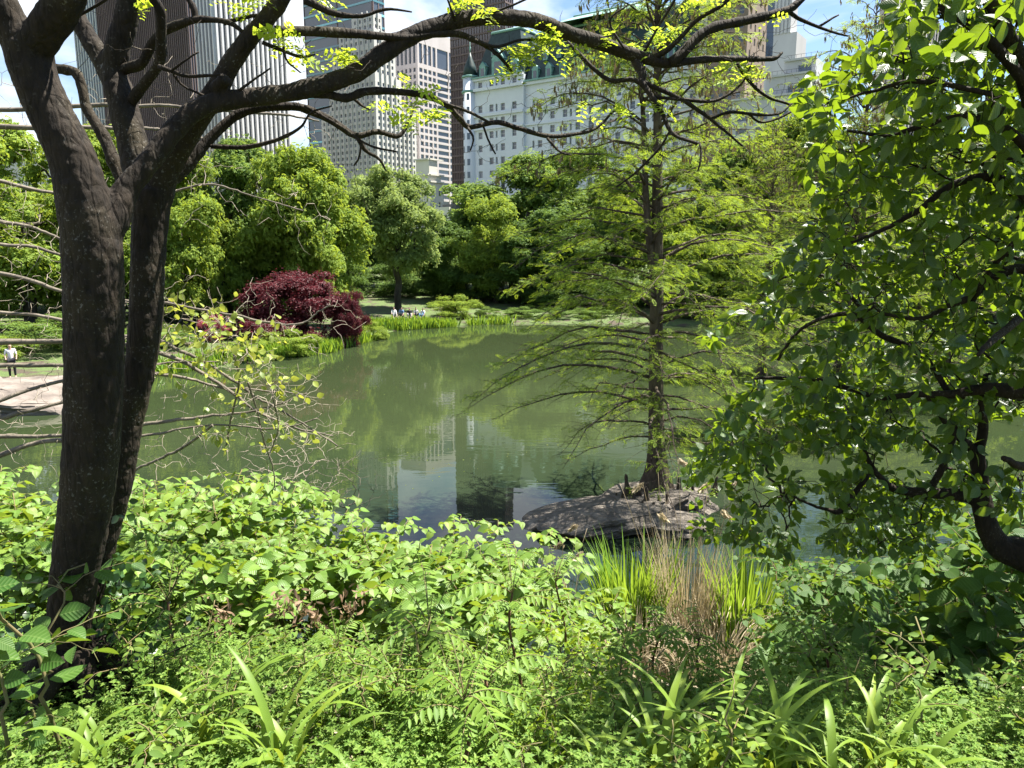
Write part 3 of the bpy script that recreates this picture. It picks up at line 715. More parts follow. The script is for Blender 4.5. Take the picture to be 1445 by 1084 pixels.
def small_buildings():
    # cream stepped building peeping out beside the granite tower
    Y = 262; O = corner(606, 260, Y); r = empty('stone_building', (0, 0, 0), 'small cream stone building with a stepped top at the foot of the granite tower', 'building')
    mb = MB(); ops = []; z2 = z_at(606, 246, Y); z1 = z_at(606, 224, Y)
    punched_block(ops, mb, O, 6, 4.2, z2, z1, 0, 0, 1.2, 3.5, 2.0)
    punched_block(ops, mb, O - EN * .0 + NN_ * .0, 7, 7.4, 0, z2 - 2.4, 2, 2, 1.1, 4.0, 2.1)
    punched_block(ops, mb, O, 6.5, 6.0, z2 - 2.4, z2, 0, 0, 1, 3, 1)
    for z, d in ((z1 - .3, .5), (z2 - .3, .7), (z2 - 2.6, .7)):
        obox(mb, O + NN_ * .004 + UZ * z, EN * 6.4, NN_ * d, UZ * .5); obox(mb, O + NW_ * .004 + UZ * z, EW * 7.0, NW_ * d, UZ * .5)
    mb.build('wall', M['cream'], r, smooth=False); fit_windows(r, ops, 0, 24)
    # low white building with dark mansard
    Y = 225; O = corner(634, 300, Y); r = empty('stone_building', (0, 0, 0), 'low white building with a dark roof glimpsed between the two rounded tree tops', 'building')
    mb = MB(); ops = []; zt = z_at(634, 292, Y)
    ops += facade(mb, O, EN, NN_, 9, 0, zt, grid(5, 9, .8, .5), floors(zt - 12, zt - .6, 3.4, 2.0), .3)
    facade(mb, O, EW, NW_, 12, 0, zt, [], []); back_walls(mb, O, 9, 12, 0, zt); roof_slab(mb, O, 9, 12, zt)
    mb.build('wall', M['cream'], r, smooth=False); fit_windows(r, ops, 0, 20)
    o2 = O + EW * 1.0 + NW_ * 2.5; mb = MB(); za = z_at(640, 303, Y); zb = z_at(640, 288, Y)
    b = [o2 + UZ * (za - 3), o2 + EW * 13 + UZ * (za - 3), o2 + EW * 13 + EN * 6 + UZ * (za - 3), o2 + EN * 6 + UZ * (za - 3)]
    t = [p + UZ * (zb - za + 3) + (EN * .8 if i in (0, 1) else 0) for i, p in enumerate(b)]
    mb.add(b + t, np.array([[0, 1, 5, 4], [1, 2, 6, 5], [2, 3, 7, 6], [3, 0, 4, 7], [4, 5, 6, 7]])); mb.build('roof', M['dark_roof'], r, smooth=False)
    mb = MB(); bulk(mb, o2, 6, 13, 0, za - 3.01); mb.build('annex', M['limestone'], r, smooth=False)
    mb = MB(); obox(mb, t[0] - NW_ * .2 + UZ * .01, EW * 13, NW_ * .9, UZ * .8); mb.build('cornice', M['concrete'], r, smooth=False)
    # pale block glimpsed far left
    Y = 300; O = corner(95, 230, Y); r = empty('stone_building', (0, 0, 0), 'pale stone block with small windows glimpsed through the twigs beyond the lime trees', 'building')
    mb = MB(); ops = []; z1 = z_at(95, 214, Y)
    punched_block(ops, mb, O, edge_len(O, EN, -60, z1), 14, 0, z1, 13, 4, 1.3, 4.0, 2.1); mb.build('wall', M['limestone'], r, smooth=False)
    fit_windows(r, ops, 0, 50, keep=lambda x, y: y < 275)
    # tan brick building beside the hotel
    Y = 215; O = corner(1052, 100, Y); r = empty('apartment_building', (0, 0, 0), 'tan brick apartment block with a pale stone edge, seen through the feathery conifer top', 'building')
    z1 = z_at(1040, -40, Y); z = z_at(1040, 100, Y); LN = edge_len(O, EN, 985, z); ops = []; mb = MB()
    punched_block(ops, mb, O, LN, 16, 0, z1, 5, 4, 1.3, 3.6, 1.9); mb.build('wall', M['brick_brown'], r, smooth=False)
    mb = MB(); obox(mb, O + EN * (LN - 2.2) + NN_ * .01, EN * 2.2, NN_ * .7, UZ * (z1 + 1)); mb.build('corner_pier', M['cream'], r, smooth=False)
    fit_windows(r, ops, 1, 50, keep=lambda x, y: y < 190)
    # slim grey tower
    Y = 330; O = corner(1116, 40, Y); r = empty('office_tower', (0, 0, 0), 'slim pale concrete tower with a dark glass side above the white terraced block', 'building')
    z1 = z_at(1116, -60, Y); z2 = z_at(1116, 46, Y); z = z_at(1116, 40, Y); LN = edge_len(O, EN, 1092, z); LW = edge_len(O, EW, 1124, z)
    mb = MB(); bulk(mb, O, LN, LW, z2, z1)
    for k in range(5): obox(mb, O + EN * (k * (LN - .8) / 4) + NN_ * .004 + UZ * z2, EN * .8, NN_ * .5, UZ * (z1 - z2))
    mb.build('shaft', M['concrete'], r, smooth=False)
    mb = MB(); bulk(mb, O - EN * 2.6, LN + 6, LW + 6, 0, z2 - .01); mb.build('lower_block', M['concrete'], r, smooth=False)
    mb = MB(); bulk(mb, O + EN * (LN + .02), 9, LW, z2 - 9, z1 - 2); mb.build('glass_side', M['glass_blue'], r, smooth=False)
    # white terraced block with ribbon windows
    Y = 196; r = empty('apartment_building', (0, 0, 0), 'white terraced apartment block with wide blue windows and set-back roof terraces', 'building')
    steps = [(1152, 1030, 190, 128), (1146, 1080, 120, 100), (1140, 1106, 95, 80)]; zb = 0.0; ops = []; mb = MB(); rail = MB()
    O = corner(1150, 160, Y)
    for k, (pc, l, pm, pt) in enumerate(steps):
        o = O + (EN * .7 + EW * 1.6) * k; z1 = z_at(pc, pt, o[1]); LN = edge_len(o, EN, l, z_at(pc, pm, o[1])); 
        if k == 0:
            ops += facade(mb, o, EN, NN_, LN, 0, z1, grid(4, LN, 3.0, .3), floors(z1 - 3.3 * 12, z1 - .3, 3.3, 1.6, .3), .3)
        else: ops += facade(mb, o, EN, NN_, LN, zb, z1, [(1.0, LN * .55)], [(zb + .5, zb + 2.2)], .3)
        facade(mb, o, EW, NW_, 14 - 3 * k, zb, z1, [], []); back_walls(mb, o, LN, 14 - 3 * k, zb, z1); roof_slab(mb, o, LN, 14 - 3 * k, z1)
        obox(mb, o + NN_ * .004 + UZ * (z1 - .3), EN * LN, NN_ * .5, UZ * .5)
        for j in range(int(LN / 1.2)): tube(rail, [o + EN * (j * 1.2) + NN_ * .3 + UZ * (z1 + .2), o + EN * (j * 1.2) + NN_ * .3 + UZ * (z1 + 1.1)], [.04, .04], 4)
        tube(rail, [o + NN_ * .3 + UZ * (z1 + 1.1), o + EN * LN + NN_ * .3 + UZ * (z1 + 1.1)], [.05, .05], 4)
        zb = z1
    mb.build('wall', M['concrete'], r, smooth=False); rail.build('railing', M['dark_roof'], r); fit_windows(r, ops, 0, 60, 'glass_blue', keep=lambda x, y: y < 200)
small_buildings()
# ------------------------------------------------------------------ far trees
def tree_variant(seed, shape, ncl, per, leaf, base=.22, H=10.0, R=4.5, tpl=TWO, bush=False):
    g = np.random.default_rng(seed); C = []; S = []; ncl = int(ncl * (2.2 if bush else 3.4))
    prof = {'round': lambda t: (1 - (2 * t - 1)**2)**.5, 'dome': lambda t: min(1, (t * 4)**.5) * (1 - t**2.6)**.5, 'fan': lambda t: (.35 + .65 * t**.6) * (1 - max(0, t - .55)**2 * 4.4)**.5,
            'oval': lambda t: (math.sin(math.pi * min(1, t * .92 + .08)))**.6, 'spire': lambda t: (1 - t)**.75 * min(1, t * 6 + .3)}[shape]
    boughs = []
    while len(boughs) < (20 if bush else 24):                     # boughs of very different size, each carrying many small leaf clumps
        t = g.uniform(0.02, 1); r = prof(t)
        if g.uniform() > r + .2: continue
        a = g.uniform(0, 2 * np.pi); q = R * r * (g.uniform(.15, 1))**.5 * .82; b = np.array((q * math.cos(a), q * math.sin(a), H * (base + (1 - base) * t * .90)))
        if boughs and min(np.linalg.norm((b - c) * [1, 1, .8]) for c, _ in boughs) < R * .22: continue
        boughs.append((b, R * g.choice([.16, .22, .30, .38]) * g.uniform(.8, 1.15)))
    wt = np.array([s**1.7 for _, s in boughs]); wt /= wt.sum()
    while len(C) < ncl:
        b, s = boughs[int(g.choice(len(boughs), p=wt))]; d = unit(g.normal(size=3) + np.array([0, 0, .25])); p = b + d * s * g.uniform(.35, 1.1) * np.array([1.15, 1.15, .8])
        if p[2] < H * base * .8: continue
        C.append(p); S.append(R * g.uniform(.06, .17))
    C = np.array(C); S = np.array(S)
    C[:, :2] += .06 * R * np.sin(C[:, 2:3] * 1.3 + g.uniform(0, 6, 2))
    mb = MB(); allP = []
    for c, s in zip(C, S):
        n = int(2.6 * per * (s / (R * .21))**2); d = rand_dirs(n, g); d[:, 2] = np.where(d[:, 2] < -.35, -d[:, 2], d[:, 2])
        P = c + d * s * g.uniform(.3, 1.3, (n, 1))**.8 * np.array([1.15, 1.15, .75])
        Nn = unit(d * .8 + np.array([0, 0, .55]) + g.normal(size=(n, 3)) * .45)
        D = unit(np.cross(Nn, g.normal(size=(n, 3))) + np.array([0, 0, -.35]))
        scatter(mb, tpl[int(g.integers(0, len(tpl)))], P, D, Nn, g.uniform(.7, 1.3, n) * leaf * .46)
    # loose sprays outside the clumps break the outline
    n = ncl * 30; k = g.integers(0, ncl, n); d = rand_dirs(n, g)
    scatter(mb, tpl[0], C[k] + d * S[k][:, None] * g.uniform(1.0, 1.55, (n, 1)), rand_dirs(n, g), unit(d + [0, 0, .8]), g.uniform(.3, .55, n) * leaf)
    crown = mb
    tb = MB(); tr = R * .060
    if not bush:
        nt_ = 9; zz = np.linspace(-.4, H * (base + .42 * (1 - base)), nt_); wob = g.normal(size=(nt_, 2)) * .05 * R * .3; wob[:2] = 0
        T = np.concatenate([wob, zz[:, None]], 1); rad = tr * np.linspace(1.15, .55, nt_); rad[0] *= 1.4
        tube(tb, *resample(T, rad, 24), 10, wob=.08, seed=seed)
        top = C * np.array([.95, .95, .98])
        A, par = grow(T[3:], top, .8, .08, .12, g)
        twig_tubes(tb, A, par, len(T) - 3, tr * .12, .5, tr * .7, 5)
    else:
        A, par = grow(np.array([[0, 0, -.3], [0, 0, .05 * H]]), C[::2] * .9, .8, .06, .1, g)
        twig_tubes(tb, A, par, 2, tr * .12, .5, tr * .6, 5)
    return tb, crown
TREES = {}
for nm, a in dict(maple=(1, 'round', 80, 130, .40, .16), broad=(2, 'dome', 95, 130, .38, .14), elm=(3, 'fan', 95, 125, .34, .30), tall=(4, 'oval', 90, 130, .40, .10), light=(5, 'oval', 70, 120, .34, .12)).items():
    TREES[nm] = tree_variant(*a)
TREES['bush'] = tree_variant(11, 'dome', 55, 120, .46, .02, 10, 7.5, TWO, True)
TREES['weeping'] = tree_variant(12, 'dome', 70, 170, .55, .04, 10, 9, TWO, True)
TM = {}
def tree_mesh(v, mat):
    if v + '_t' not in TM: TM[v + '_t'] = TREES[v][0].mesh('trunk', M['bark_far'])
    if (v, mat) not in TM: TM[(v, mat)] = TREES[v][1].mesh('crown', M[mat], False)
    return TM[v + '_t'], TM[(v, mat)]
RV = dict(maple=4.5, broad=4.5, elm=4.6, tall=4.5, light=4.3, bush=7.4, weeping=8.2)
def far_tree(px, top, Y, wpx, v, mat, label, cat='tree', name='broadleaf_tree', group=None, base_py=None, rot=None):
    p = at(px, 450, Y); x = p[0]; zb = float(gz(x, Y)); zt = at(px, top, Y)[2]; H = max(1.0, (zt - zb) * ((1.14 if px > 650 else 1.05) if v != 'bush' and v != 'weeping' else 1.0)); W = wpx * Y / F / 2
    t, c = tree_mesh(v, mat)
    r = empty(name, (x, Y, zb), label, cat, group)
    s = W / RV[v]; r.scale = (s, s, H / 10.0); r.rotation_euler = (0, 0, RNG.uniform(0, 6.28) if rot is None else rot)
    link('trunk', t, r); link('crown', c, r)
    return r
G_WOOD = 'trees along the far bank of the pond'
far_tree(45, 168, 52, 270, 'light', 'far_lime', 'bright lime tree behind the bare twigs, nearest the picture edge beyond the thick trunk', group=G_WOOD)
far_tree(-90, 150, 60, 260, 'maple', 'far_green', 'mid green tree cut by the picture edge behind the lime tree and bare twigs', group=G_WOOD)
far_tree(150, 185, 66, 200, 'maple', 'far_lime', 'lime tree seen in the gap between the two dark trunk stems', group=G_WOOD)
far_tree(262, 195, 56, 165, 'light', 'far_lime', 'yellow-green loose tree beside the slimmer dark stem, before the dark chestnut', group=G_WOOD)
far_tree(330, 205, 64, 190, 'broad', 'far_green', 'dark green dense tree below the white-piered tower', group=G_WOOD)
far_tree(428, 213, 60, 175, 'tall', 'far_lime', 'tall yellow-green tree with a golden top above the maroon maple', group=G_WOOD)
far_tree(415, 210, 63, 90, 'light', 'far_olive', 'olive-gold tree top showing behind the tall yellow-green tree', group=G_WOOD)
far_tree(562, 250, 76, 158, 'elm', 'far_pale', 'round-crowned tree with a visible dark trunk and open grass below, at the pond head', group=G_WOOD)
far_tree(625, 315, 86, 110, 'broad', 'far_dark', 'dark green lower tree between the round-crowned tree and the pale-topped wood', group=G_WOOD)
far_tree(500, 320, 92, 110, 'broad', 'far_dark', 'dark tree behind the maroon maple and the round-crowned tree', group=G_WOOD)
far_tree(575, 330, 100, 130, 'maple', 'far_green', 'mid green tree in the shade directly behind the round-crowned trunk', group=G_WOOD)
far_tree(725, 240, 98, 225, 'broad', 'far_green', 'broad green dome of a tree below the hotel corner turret', group=G_WOOD)
far_tree(700, 285, 84, 120, 'light', 'far_lime', 'bright yellow-green tree in front of the broad green dome', group=G_WOOD)
far_tree(815, 236, 100, 215, 'broad', 'far_green', 'green domed tree under the middle of the hotel front', group=G_WOOD)
far_tree(780, 300, 82, 150, 'maple', 'far_dark', 'dark green tree behind the tips of the feathery conifer branches', group=G_WOOD)
far_tree(880, 255, 92, 150, 'maple', 'far_green', 'green tree directly behind the feathery conifer stem', group=G_WOOD)
far_tree(960, 235, 86, 150, 'light', 'far_lime', 'lime tree on the slope just past the feathery conifer stem', group=G_WOOD)
far_tree(1045, 196, 80, 150, 'maple', 'far_green', 'rounded green tree on the slope below the tan brick block', group=G_WOOD)
far_tree(1120, 190, 76, 170, 'tall', 'far_lime', 'tall lime tree on the slope below the white terraced block', group=G_WOOD)
far_tree(1010, 290, 72, 150, 'light', 'far_lime', 'loose lime tree low on the slope between the two feathery conifers', group=G_WOOD)
far_tree(1190, 225, 70, 170, 'light', 'far_green', 'green tree on the slope behind the slender feathery conifer', group=G_WOOD)
far_tree(1280, 215, 68, 190, 'maple', 'far_lime', 'lime tree showing through the glossy-leaved tree below the dark tower', group=G_WOOD)
far_tree(1400, 205, 66, 200, 'broad', 'far_green', 'green tree behind the glossy-leaved tree close to the picture edge', group=G_WOOD)
far_tree(1110, 330, 66, 150, 'bush', 'far_green', 'low green tree by the water behind the slender feathery conifer', group=G_WOOD)
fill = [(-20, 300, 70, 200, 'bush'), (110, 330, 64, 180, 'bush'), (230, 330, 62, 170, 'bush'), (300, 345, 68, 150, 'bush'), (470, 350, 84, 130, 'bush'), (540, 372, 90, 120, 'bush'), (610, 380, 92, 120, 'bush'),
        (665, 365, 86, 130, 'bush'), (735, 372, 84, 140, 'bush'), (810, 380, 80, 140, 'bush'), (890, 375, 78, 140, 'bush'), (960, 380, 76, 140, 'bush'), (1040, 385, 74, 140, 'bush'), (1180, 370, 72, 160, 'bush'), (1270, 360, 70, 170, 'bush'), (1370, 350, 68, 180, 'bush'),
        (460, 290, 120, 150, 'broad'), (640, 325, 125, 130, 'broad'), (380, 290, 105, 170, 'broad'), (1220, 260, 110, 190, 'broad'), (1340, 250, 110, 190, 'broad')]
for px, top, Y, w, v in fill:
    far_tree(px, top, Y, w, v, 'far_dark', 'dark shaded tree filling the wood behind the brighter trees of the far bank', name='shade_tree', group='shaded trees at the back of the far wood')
far_tree(418, 391, 53.0, 172, 'weeping', 'far_red', 'maroon-leaved weeping maple mound overhanging the water', 'shrub', 'weeping_maple')
far_tree(492, 418, 52.0, 62, 'weeping', 'far_red', 'smaller maroon maple at the waterline beside the big maroon mound', 'shrub', 'weeping_maple')
far_tree(640, 416, 70.5, 82, 'bush', 'far_lime', 'pale green rounded bush alone at the head of the pond', 'shrub', 'round_bush')
far_tree(300, 442, 50.5, 45, 'bush', 'far_pink', 'pinkish red azalea bush on the bank behind the yellow vine', 'shrub', 'azalea_bush')
far_tree(400, 466, 47.0, 105, 'bush', 'far_lime', 'lush bright green clump of marsh plants on the bank before the maroon mound', 'shrub', 'marsh_bush')
far_tree(335, 480, 44.5, 80, 'bush', 'far_lime', 'bright green marsh clump behind the yellow-leaved vine', 'shrub', 'marsh_bush')
far_tree(520, 452, 56.5, 55, 'bush', 'far_lime', 'low bright green clump beside the smaller maroon maple', 'shrub', 'marsh_bush')
far_tree(60, 440, 45.5, 190, 'bush', 'far_green', 'green bush behind the pale boulders and bare twigs', 'shrub', 'bank_bush')
far_tree(200, 455, 47.0, 130, 'bush', 'far_green', 'green bush on the bank in the gap beside the dark stems', 'shrub', 'bank_bush')
far_tree(-10, 470, 41.0, 110, 'bush', 'far_lime', 'bright green bush behind the person in the white shirt', 'shrub', 'bank_bush')
for px, top, Y, w, m in ((690, 446, 71, 40, 'far_green'), (735, 443, 71.5, 60, 'far_green'), (775, 440, 71, 60, 'far_dark'), (830, 436, 71, 70, 'far_green'), (960, 436, 70, 80, 'far_green'), (1060, 440, 67, 90, 'far_green'), (1230, 436, 66, 120, 'far_green'), (1350, 430, 65, 120, 'far_dark')):
    far_tree(px, top, Y, w, 'bush', m, 'low green bush in the row along the waterline at the far end of the pond', 'shrub', 'bank_bush', 'low bushes along the far waterline')
def far_reeds():
    g = np.random.default_rng(5); P = []
    for (a, b, n, w) in (((515, 470), (612, 463), 1700, .9), ((590, 464), (640, 462), 500, .6), ((660, 460), (720, 458), 300, .5), ((330, 515), (470, 497), 1700, 1.1), ((440, 500), (520, 482), 500, .5), ((120, 545), (300, 520), 900, 1.0), ((1000, 462), (1250, 470), 900, .9)):
        A, B = on_plane(*a), on_plane(*b); t = g.uniform(0, 1, (n, 1)); q = A + (B - A) * t; q[:, 1] += g.uniform(-.1, 2.2, n) * w; q[:, 0] += g.normal(size=n) * .3; P.append(q)
    P = np.concatenate(P); P[:, 2] = np.maximum(gz(P[:, 0], P[:, 1]), 0) - .02
    n = len(P); D = unit(np.stack([g.normal(size=n) * .22, g.normal(size=n) * .22, np.ones(n)], 1))
    mb = MB(); scatter(mb, LANCE[0], P, D, rand_dirs(n, g), g.uniform(.35, .95, n), wid=.45)
    tag(mb.build('shore_reeds', M['reed']), 'fringe of green reeds along the far waterline', kind='stuff')
far_reeds()
def stem_plant(seed, H, leafL, tpls, lean=.25, nside=6, gap=.07, zig=.02, from_t=.3, width=1.0, side_len=.42, flat=.75):
    """an arching, zigzag stem with side shoots and alternate leaves: stem MB, leaf MB"""
    g = np.random.default_rng(seed); sb = MB(); lb = MB()
    a0 = g.uniform(0, 6.28); n = 14; t = np.linspace(0, 1, n)
    d = np.array([math.cos(a0), math.sin(a0), 0]) * lean * H
    P = d * (t**2)[:, None] + UZ * (H * (t - .10 * t**3))[:, None] + g.normal(size=(n, 3)) * zig
    P[0] = (0, 0, -.08); tube(sb, P, np.interp(t, [0, 1], [min(.008, .006 * H + .001), min(.003, .003 * H + .0008)]) * (1 + .2 * H), 5)
    runs = [(P, from_t, 1.0)]
    for k in range(nside):
        u = g.uniform(.32, .95); b = np.array([np.interp(u, t, P[:, c]) for c in range(3)]); a = a0 + k * 2.4 + g.normal() * .4; l = side_len * H**.6 * g.uniform(.55, 1.15) * (1.15 - .5 * u)
        s = np.linspace(0, 1, 8)[:, None]; Q = b + np.array([math.cos(a), math.sin(a), 0]) * l * s + UZ * (l * (.65 * s - .55 * s**2)) + g.normal(size=(8, 3)) * zig * .5 * s
        tube(sb, Q, np.linspace(.0035, .0015, 8) * min(1, .35 + H * .6), 4); runs.append((Q, .12, 1.0))
    Ps, Ds, Ns, Ss = [], [], [], []
    for R, f0, f1 in runs:
        L = np.concatenate([[0], np.cumsum(np.linalg.norm(np.diff(R, axis=0), axis=1))]); k = 0; x = L[-1] * f0
        while x <= L[-1]:
            b = np.array([np.interp(x, L, R[:, c]) for c in range(3)]); i = min(len(R) - 2, int(np.searchsorted(L, x, 'right') - 1)); ax = unit(R[i + 1] - R[i])
            side = np.cross(ax, UZ); side = unit(side) if np.linalg.norm(side) > .2 else np.array([math.cos(a0 + x * 30), math.sin(a0 + x * 30), 0])
            sg = 1 if k % 2 else -1; D = unit(side * sg + ax * .45 + np.array([0, 0, -.22]) + g.normal(size=3) * .22)
            Ps.append(b + D * .012); Ds.append(D); Ns.append(np.array([.25, -.22, flat]) + g.normal(size=3) * .30 + side * sg * .1); Ss.append(leafL * g.uniform(.62, 1.15) * (1 - .35 * (x / L[-1])**4)); x += gap * g.uniform(.7, 1.3); k += 1
    Ps, Ds, Ns, Ss = map(np.array, (Ps, Ds, Ns, Ss)); w = g.integers(0, len(tpls), len(Ps))
    for q in range(len(tpls)):
        m = w == q
        if m.any(): scatter(lb, tpls[q], Ps[m], Ds[m], Ns[m], Ss[m], wid=width)
    return sb, lb
# ------------------------------------------------------------------ feathery conifer on the islet
def conifer_mesh(seed, H=15.0, nb=170):
    g = np.random.default_rng(seed); tb = MB(); br = MB(); fo = MB(); ck = MB()
    zz = np.array([-.5, 0, .35, .9, 1.8, 3.2, 5, 7, 9, 11, 13, H]); rr = np.array([.48, .38, .29, .225, .195, .178, .158, .13, .10, .07, .04, .012])
    xx = np.array([0, 0, 0, -.02, -.06, -.12, -.16, -.22, -.28, -.36, -.42, -.45])
    T = np.stack([xx, xx * .2, zz], 1); Q, R = resample(T, rr, 70)
    # fluted, buttressed foot
    ang = np.linspace(0, 2 * np.pi, 24, endpoint=False); V = []
    for (p, r) in zip(Q, R):
        fl = np.clip((1.6 - p[2]) / 1.6, 0, 1)
        rad = r * (1 + fl * (.26 * np.sin(5 * ang + 1) + .16 * np.sin(9 * ang)) + .05 * np.sin(7 * ang + p[2] * 3) + .03 * np.sin(13 * ang + p[2] * 9))
        V.append(np.stack([p[0] + rad * np.cos(ang), p[1] + rad * np.sin(ang), np.full(24, p[2])], 1))
    V = np.concatenate(V); i = np.arange(69)[:, None] * 24; j = np.arange(24)[None]; jn = (j + 1) % 24
    tb.add(V, np.stack([i + j, i + jn, i + 24 + jn, i + 24 + j], -1).reshape(-1, 4))
    stem2 = np.array([[-.15, -.03, 4.9], [-.38, -.1, 6.2], [-.52, -.12, 7.4], [-.62, -.1, 9.0], [-.8, -.1, 10.8]])
    tube(tb, *resample(stem2, [.10, .09, .08, .06, .02], 24), 9, wob=.05)
    SP, SD, SN, SS = [], [], [], []
    def axis(z, sec):
        if sec: return np.array([np.interp(z, stem2[:, 2], stem2[:, 0]), -.1, z])
        return np.array([np.interp(z, zz, xx), np.interp(z, zz, xx) * .2, z])
    for k in range(nb):
        f = (k + g.uniform(0, .8)) / nb; z = 1.15 + (H - 1.3) * f**.92
        sec = 6 < z < 10.5 and k % 3 == 0
        az = k * 2.39996 + g.normal() * .25
        L = np.interp(z, [1, 2, 3, 5, 7, 9, 11, 13, H], [2.2, 4.1, 4.6, 4.2, 3.7, 3.3, 2.7, 1.8, .5]) * g.uniform(.6, 1.12)
        el = np.interp(z, [1, 3, 6, 10, H], [.02, .22, .42, .62, .9]) + g.normal() * .12; droop = np.interp(z, [1, 4, 8, H], [.28, .40, .34, .2]) * g.uniform(.7, 1.3)
        d = np.array([math.cos(az), math.sin(az), 0]); s = np.linspace(0, 1, 9)[:, None]
        droop *= np.interp(z, [2, 5], [1.15, .8]); bend = g.normal() * .22; P = axis(z, sec) + d * L * s + np.array([-d[1], d[0], 0]) * L * bend * s**2 + UZ * (L * (math.tan(el) * s - (droop + math.tan(el) * .45) * s**2.2)) + np.cumsum(g.normal(size=(9, 3)) * .055, 0) * np.minimum(1, s * 3)
        tube(br, P, np.linspace(.012 + .008 * L, .004, 9), 5)
        fol = np.interp(z, [1.5, 2.5, 4.5, 6.5], [.3, .75, 1.0, 1.0]) * g.choice([.45, .8, 1.0, 1.0])
        ns = int(L * 7.5)
        for q in range(ns):
            u = .16 + .84 * (q + g.uniform(0, .7)) / ns
            if u > 1: continue
            b = np.array([np.interp(u, s[:, 0], P[:, c]) for c in range(3)]); sg = 1 if q % 2 else -1
            aa = az + sg * (.62 + g.normal() * .34); l = (.22 + .30 * L * (1.02 - u) * min(1, u * 2.4)) * g.uniform(.7, 1.2)
            dd = np.array([math.cos(aa), math.sin(aa), 0]); w = np.linspace(0, 1, 5)[:, None]
            B = b + dd * l * w + UZ * (l * (g.normal() * .26 + .06) * w - l * .26 * w**2) + g.normal(size=(5, 3)) * .03 * w
            tube(br, B, np.linspace(.007, .003, 5), 3, cap=False)
            if g.uniform() > fol: continue
            m = max(2, int(l / .06)); 
            for t in range(m):
                ww = (t + g.uniform(.2, 1)) / m
                if ww < .22 and g.uniform() < .7: continue
                if ww > 1: ww = 1
                bp = np.array([np.interp(ww, w[:, 0], B[:, c]) for c in range(3)]); s2 = 1 if t % 2 else -1
                a3 = aa + s2 * g.uniform(.35, 1.1)
                SP.append(bp); SD.append((math.cos(a3), math.sin(a3), g.normal() * .35 - .2)); SN.append(np.array([0, 0, 1.0]) + g.normal(size=3) * .5); SS.append(g.uniform(.10, .23))
            if z > 8.0 and g.uniform() < .55:
                n = int(g.integers(3, 8)); bp = B[-1] + g.normal(size=(n, 3)) * .05
                scatter(ck, LANCE[0], bp, np.tile([0.05, 0, -1.0], (n, 1)) + g.normal(size=(n, 3)) * .15, rand_dirs(n, g), g.uniform(.10, .2, n))
    scatter(fo, SPRAY, np.array(SP), np.array(SD), np.array(SN), np.array(SS))
    return tb, br, fo, ck
def conifers():
    p = at(926, 690, 18.8); base = np.array([p[0], 18.8, .45])
    parts = conifer_mesh(4)
    ms = [parts[0].mesh('trunk', M['bark_cypress']), parts[1].mesh('branches', M['bark_cypress']), parts[2].mesh('needles', M['needles'], False), parts[3].mesh('tassels', M['catkin'], False)]
    def plant(loc, s, rot, label):
        r = empty('feathery_conifer', loc, label, 'conifer', 'feathery conifers standing in the pond'); r.scale = (s, s, s); r.rotation_euler = (0, 0, rot)
        for n, m in zip(('trunk', 'branches', 'needles', 'tassels'), ms): link(n, m, r)
    plant(base, 1.0, 0.0, 'large feathery conifer on the rock islet, its flared trunk rising from the boulder')
    q = at(1176, 590, 28.5); plant((q[0], 28.5, -.15), 1.02, 2.0, 'slender feathery conifer standing in the water behind the glossy-leaved tree')
    q = at(1075, 520, 40); plant((q[0], 40, -.15), .86, 4.1, 'distant feathery conifer showing between the other two')
    q = at(1330, 590, 33); plant((q[0], 33, -.15), .9, 5.3, 'feathery conifer almost wholly covered by the glossy-leaved tree')
    for px, py, lab in ((888, 712, 'small leafy weed rooted on the boulder beside the root knees'), (1000, 712, 'leafy weed growing at the back boulder edge under the glossy leaves'), (915, 735, 'low weed at the waterline in front of the feathery conifer trunk')):
        s_, l_ = stem_plant(300 + px, .55, .07, LANCE, nside=6, gap=.03, from_t=.1, width=1.4); q = at(px, py, 18.0); w_ = empty('islet_weed', (q[0], 18.0, max(.1, q[2] - .05)), lab, 'plant'); s_.build('stem', M['twig'], w_); l_.build('leaves', M['leaf_shrub'], w_)
    # knobbly root knees round the foot
    g = np.random.default_rng(8); mb0 = []
    for k in range(3):
        mb = MB(); h = 1.0; tube(mb, *resample([[0, 0, -.15], [.01, 0, .15], [.03, .02, .5], [.02, 0, .85], [.03, .01, 1.0]], [.38, .27, .17, .12, .03], 16), 9, wob=.22, seed=k); mb0.append(mb.mesh('root_knee', M['bark_cypress']))
    for k, (px, py, Y, h) in enumerate(((886, 690, 18.3, .55), (901, 694, 18.2, .42), (878, 702, 18.1, .22), (893, 703, 18.0, .3), (912, 706, 17.7, .5), (930, 712, 17.5, .34), (940, 706, 17.6, .28), (905, 716, 17.5, .3), (958, 690, 18.6, .42), (968, 692, 18.7, .3), (980, 695, 18.8, .38), (1008, 690, 18.9, .45), (996, 700, 18.6, .2), (920, 722, 17.3, .38), (945, 724, 17.2, .24), (870, 698, 18.3, .16))):
        q = at(px, py + 3, Y); o = link('root_knee', mb0[k % 3], None, Vector((q[0], Y, q[2] - .05))); o.scale = (h * .55 + .07, h * .55 + .07, h); o.rotation_euler = (g.normal() * .12, g.normal() * .12, g.uniform(0, 6))
        tag(o, 'knobbly dark root knee poking up around the foot of the large feathery conifer', 'root knee', 'root knees around the large feathery conifer')
conifers()

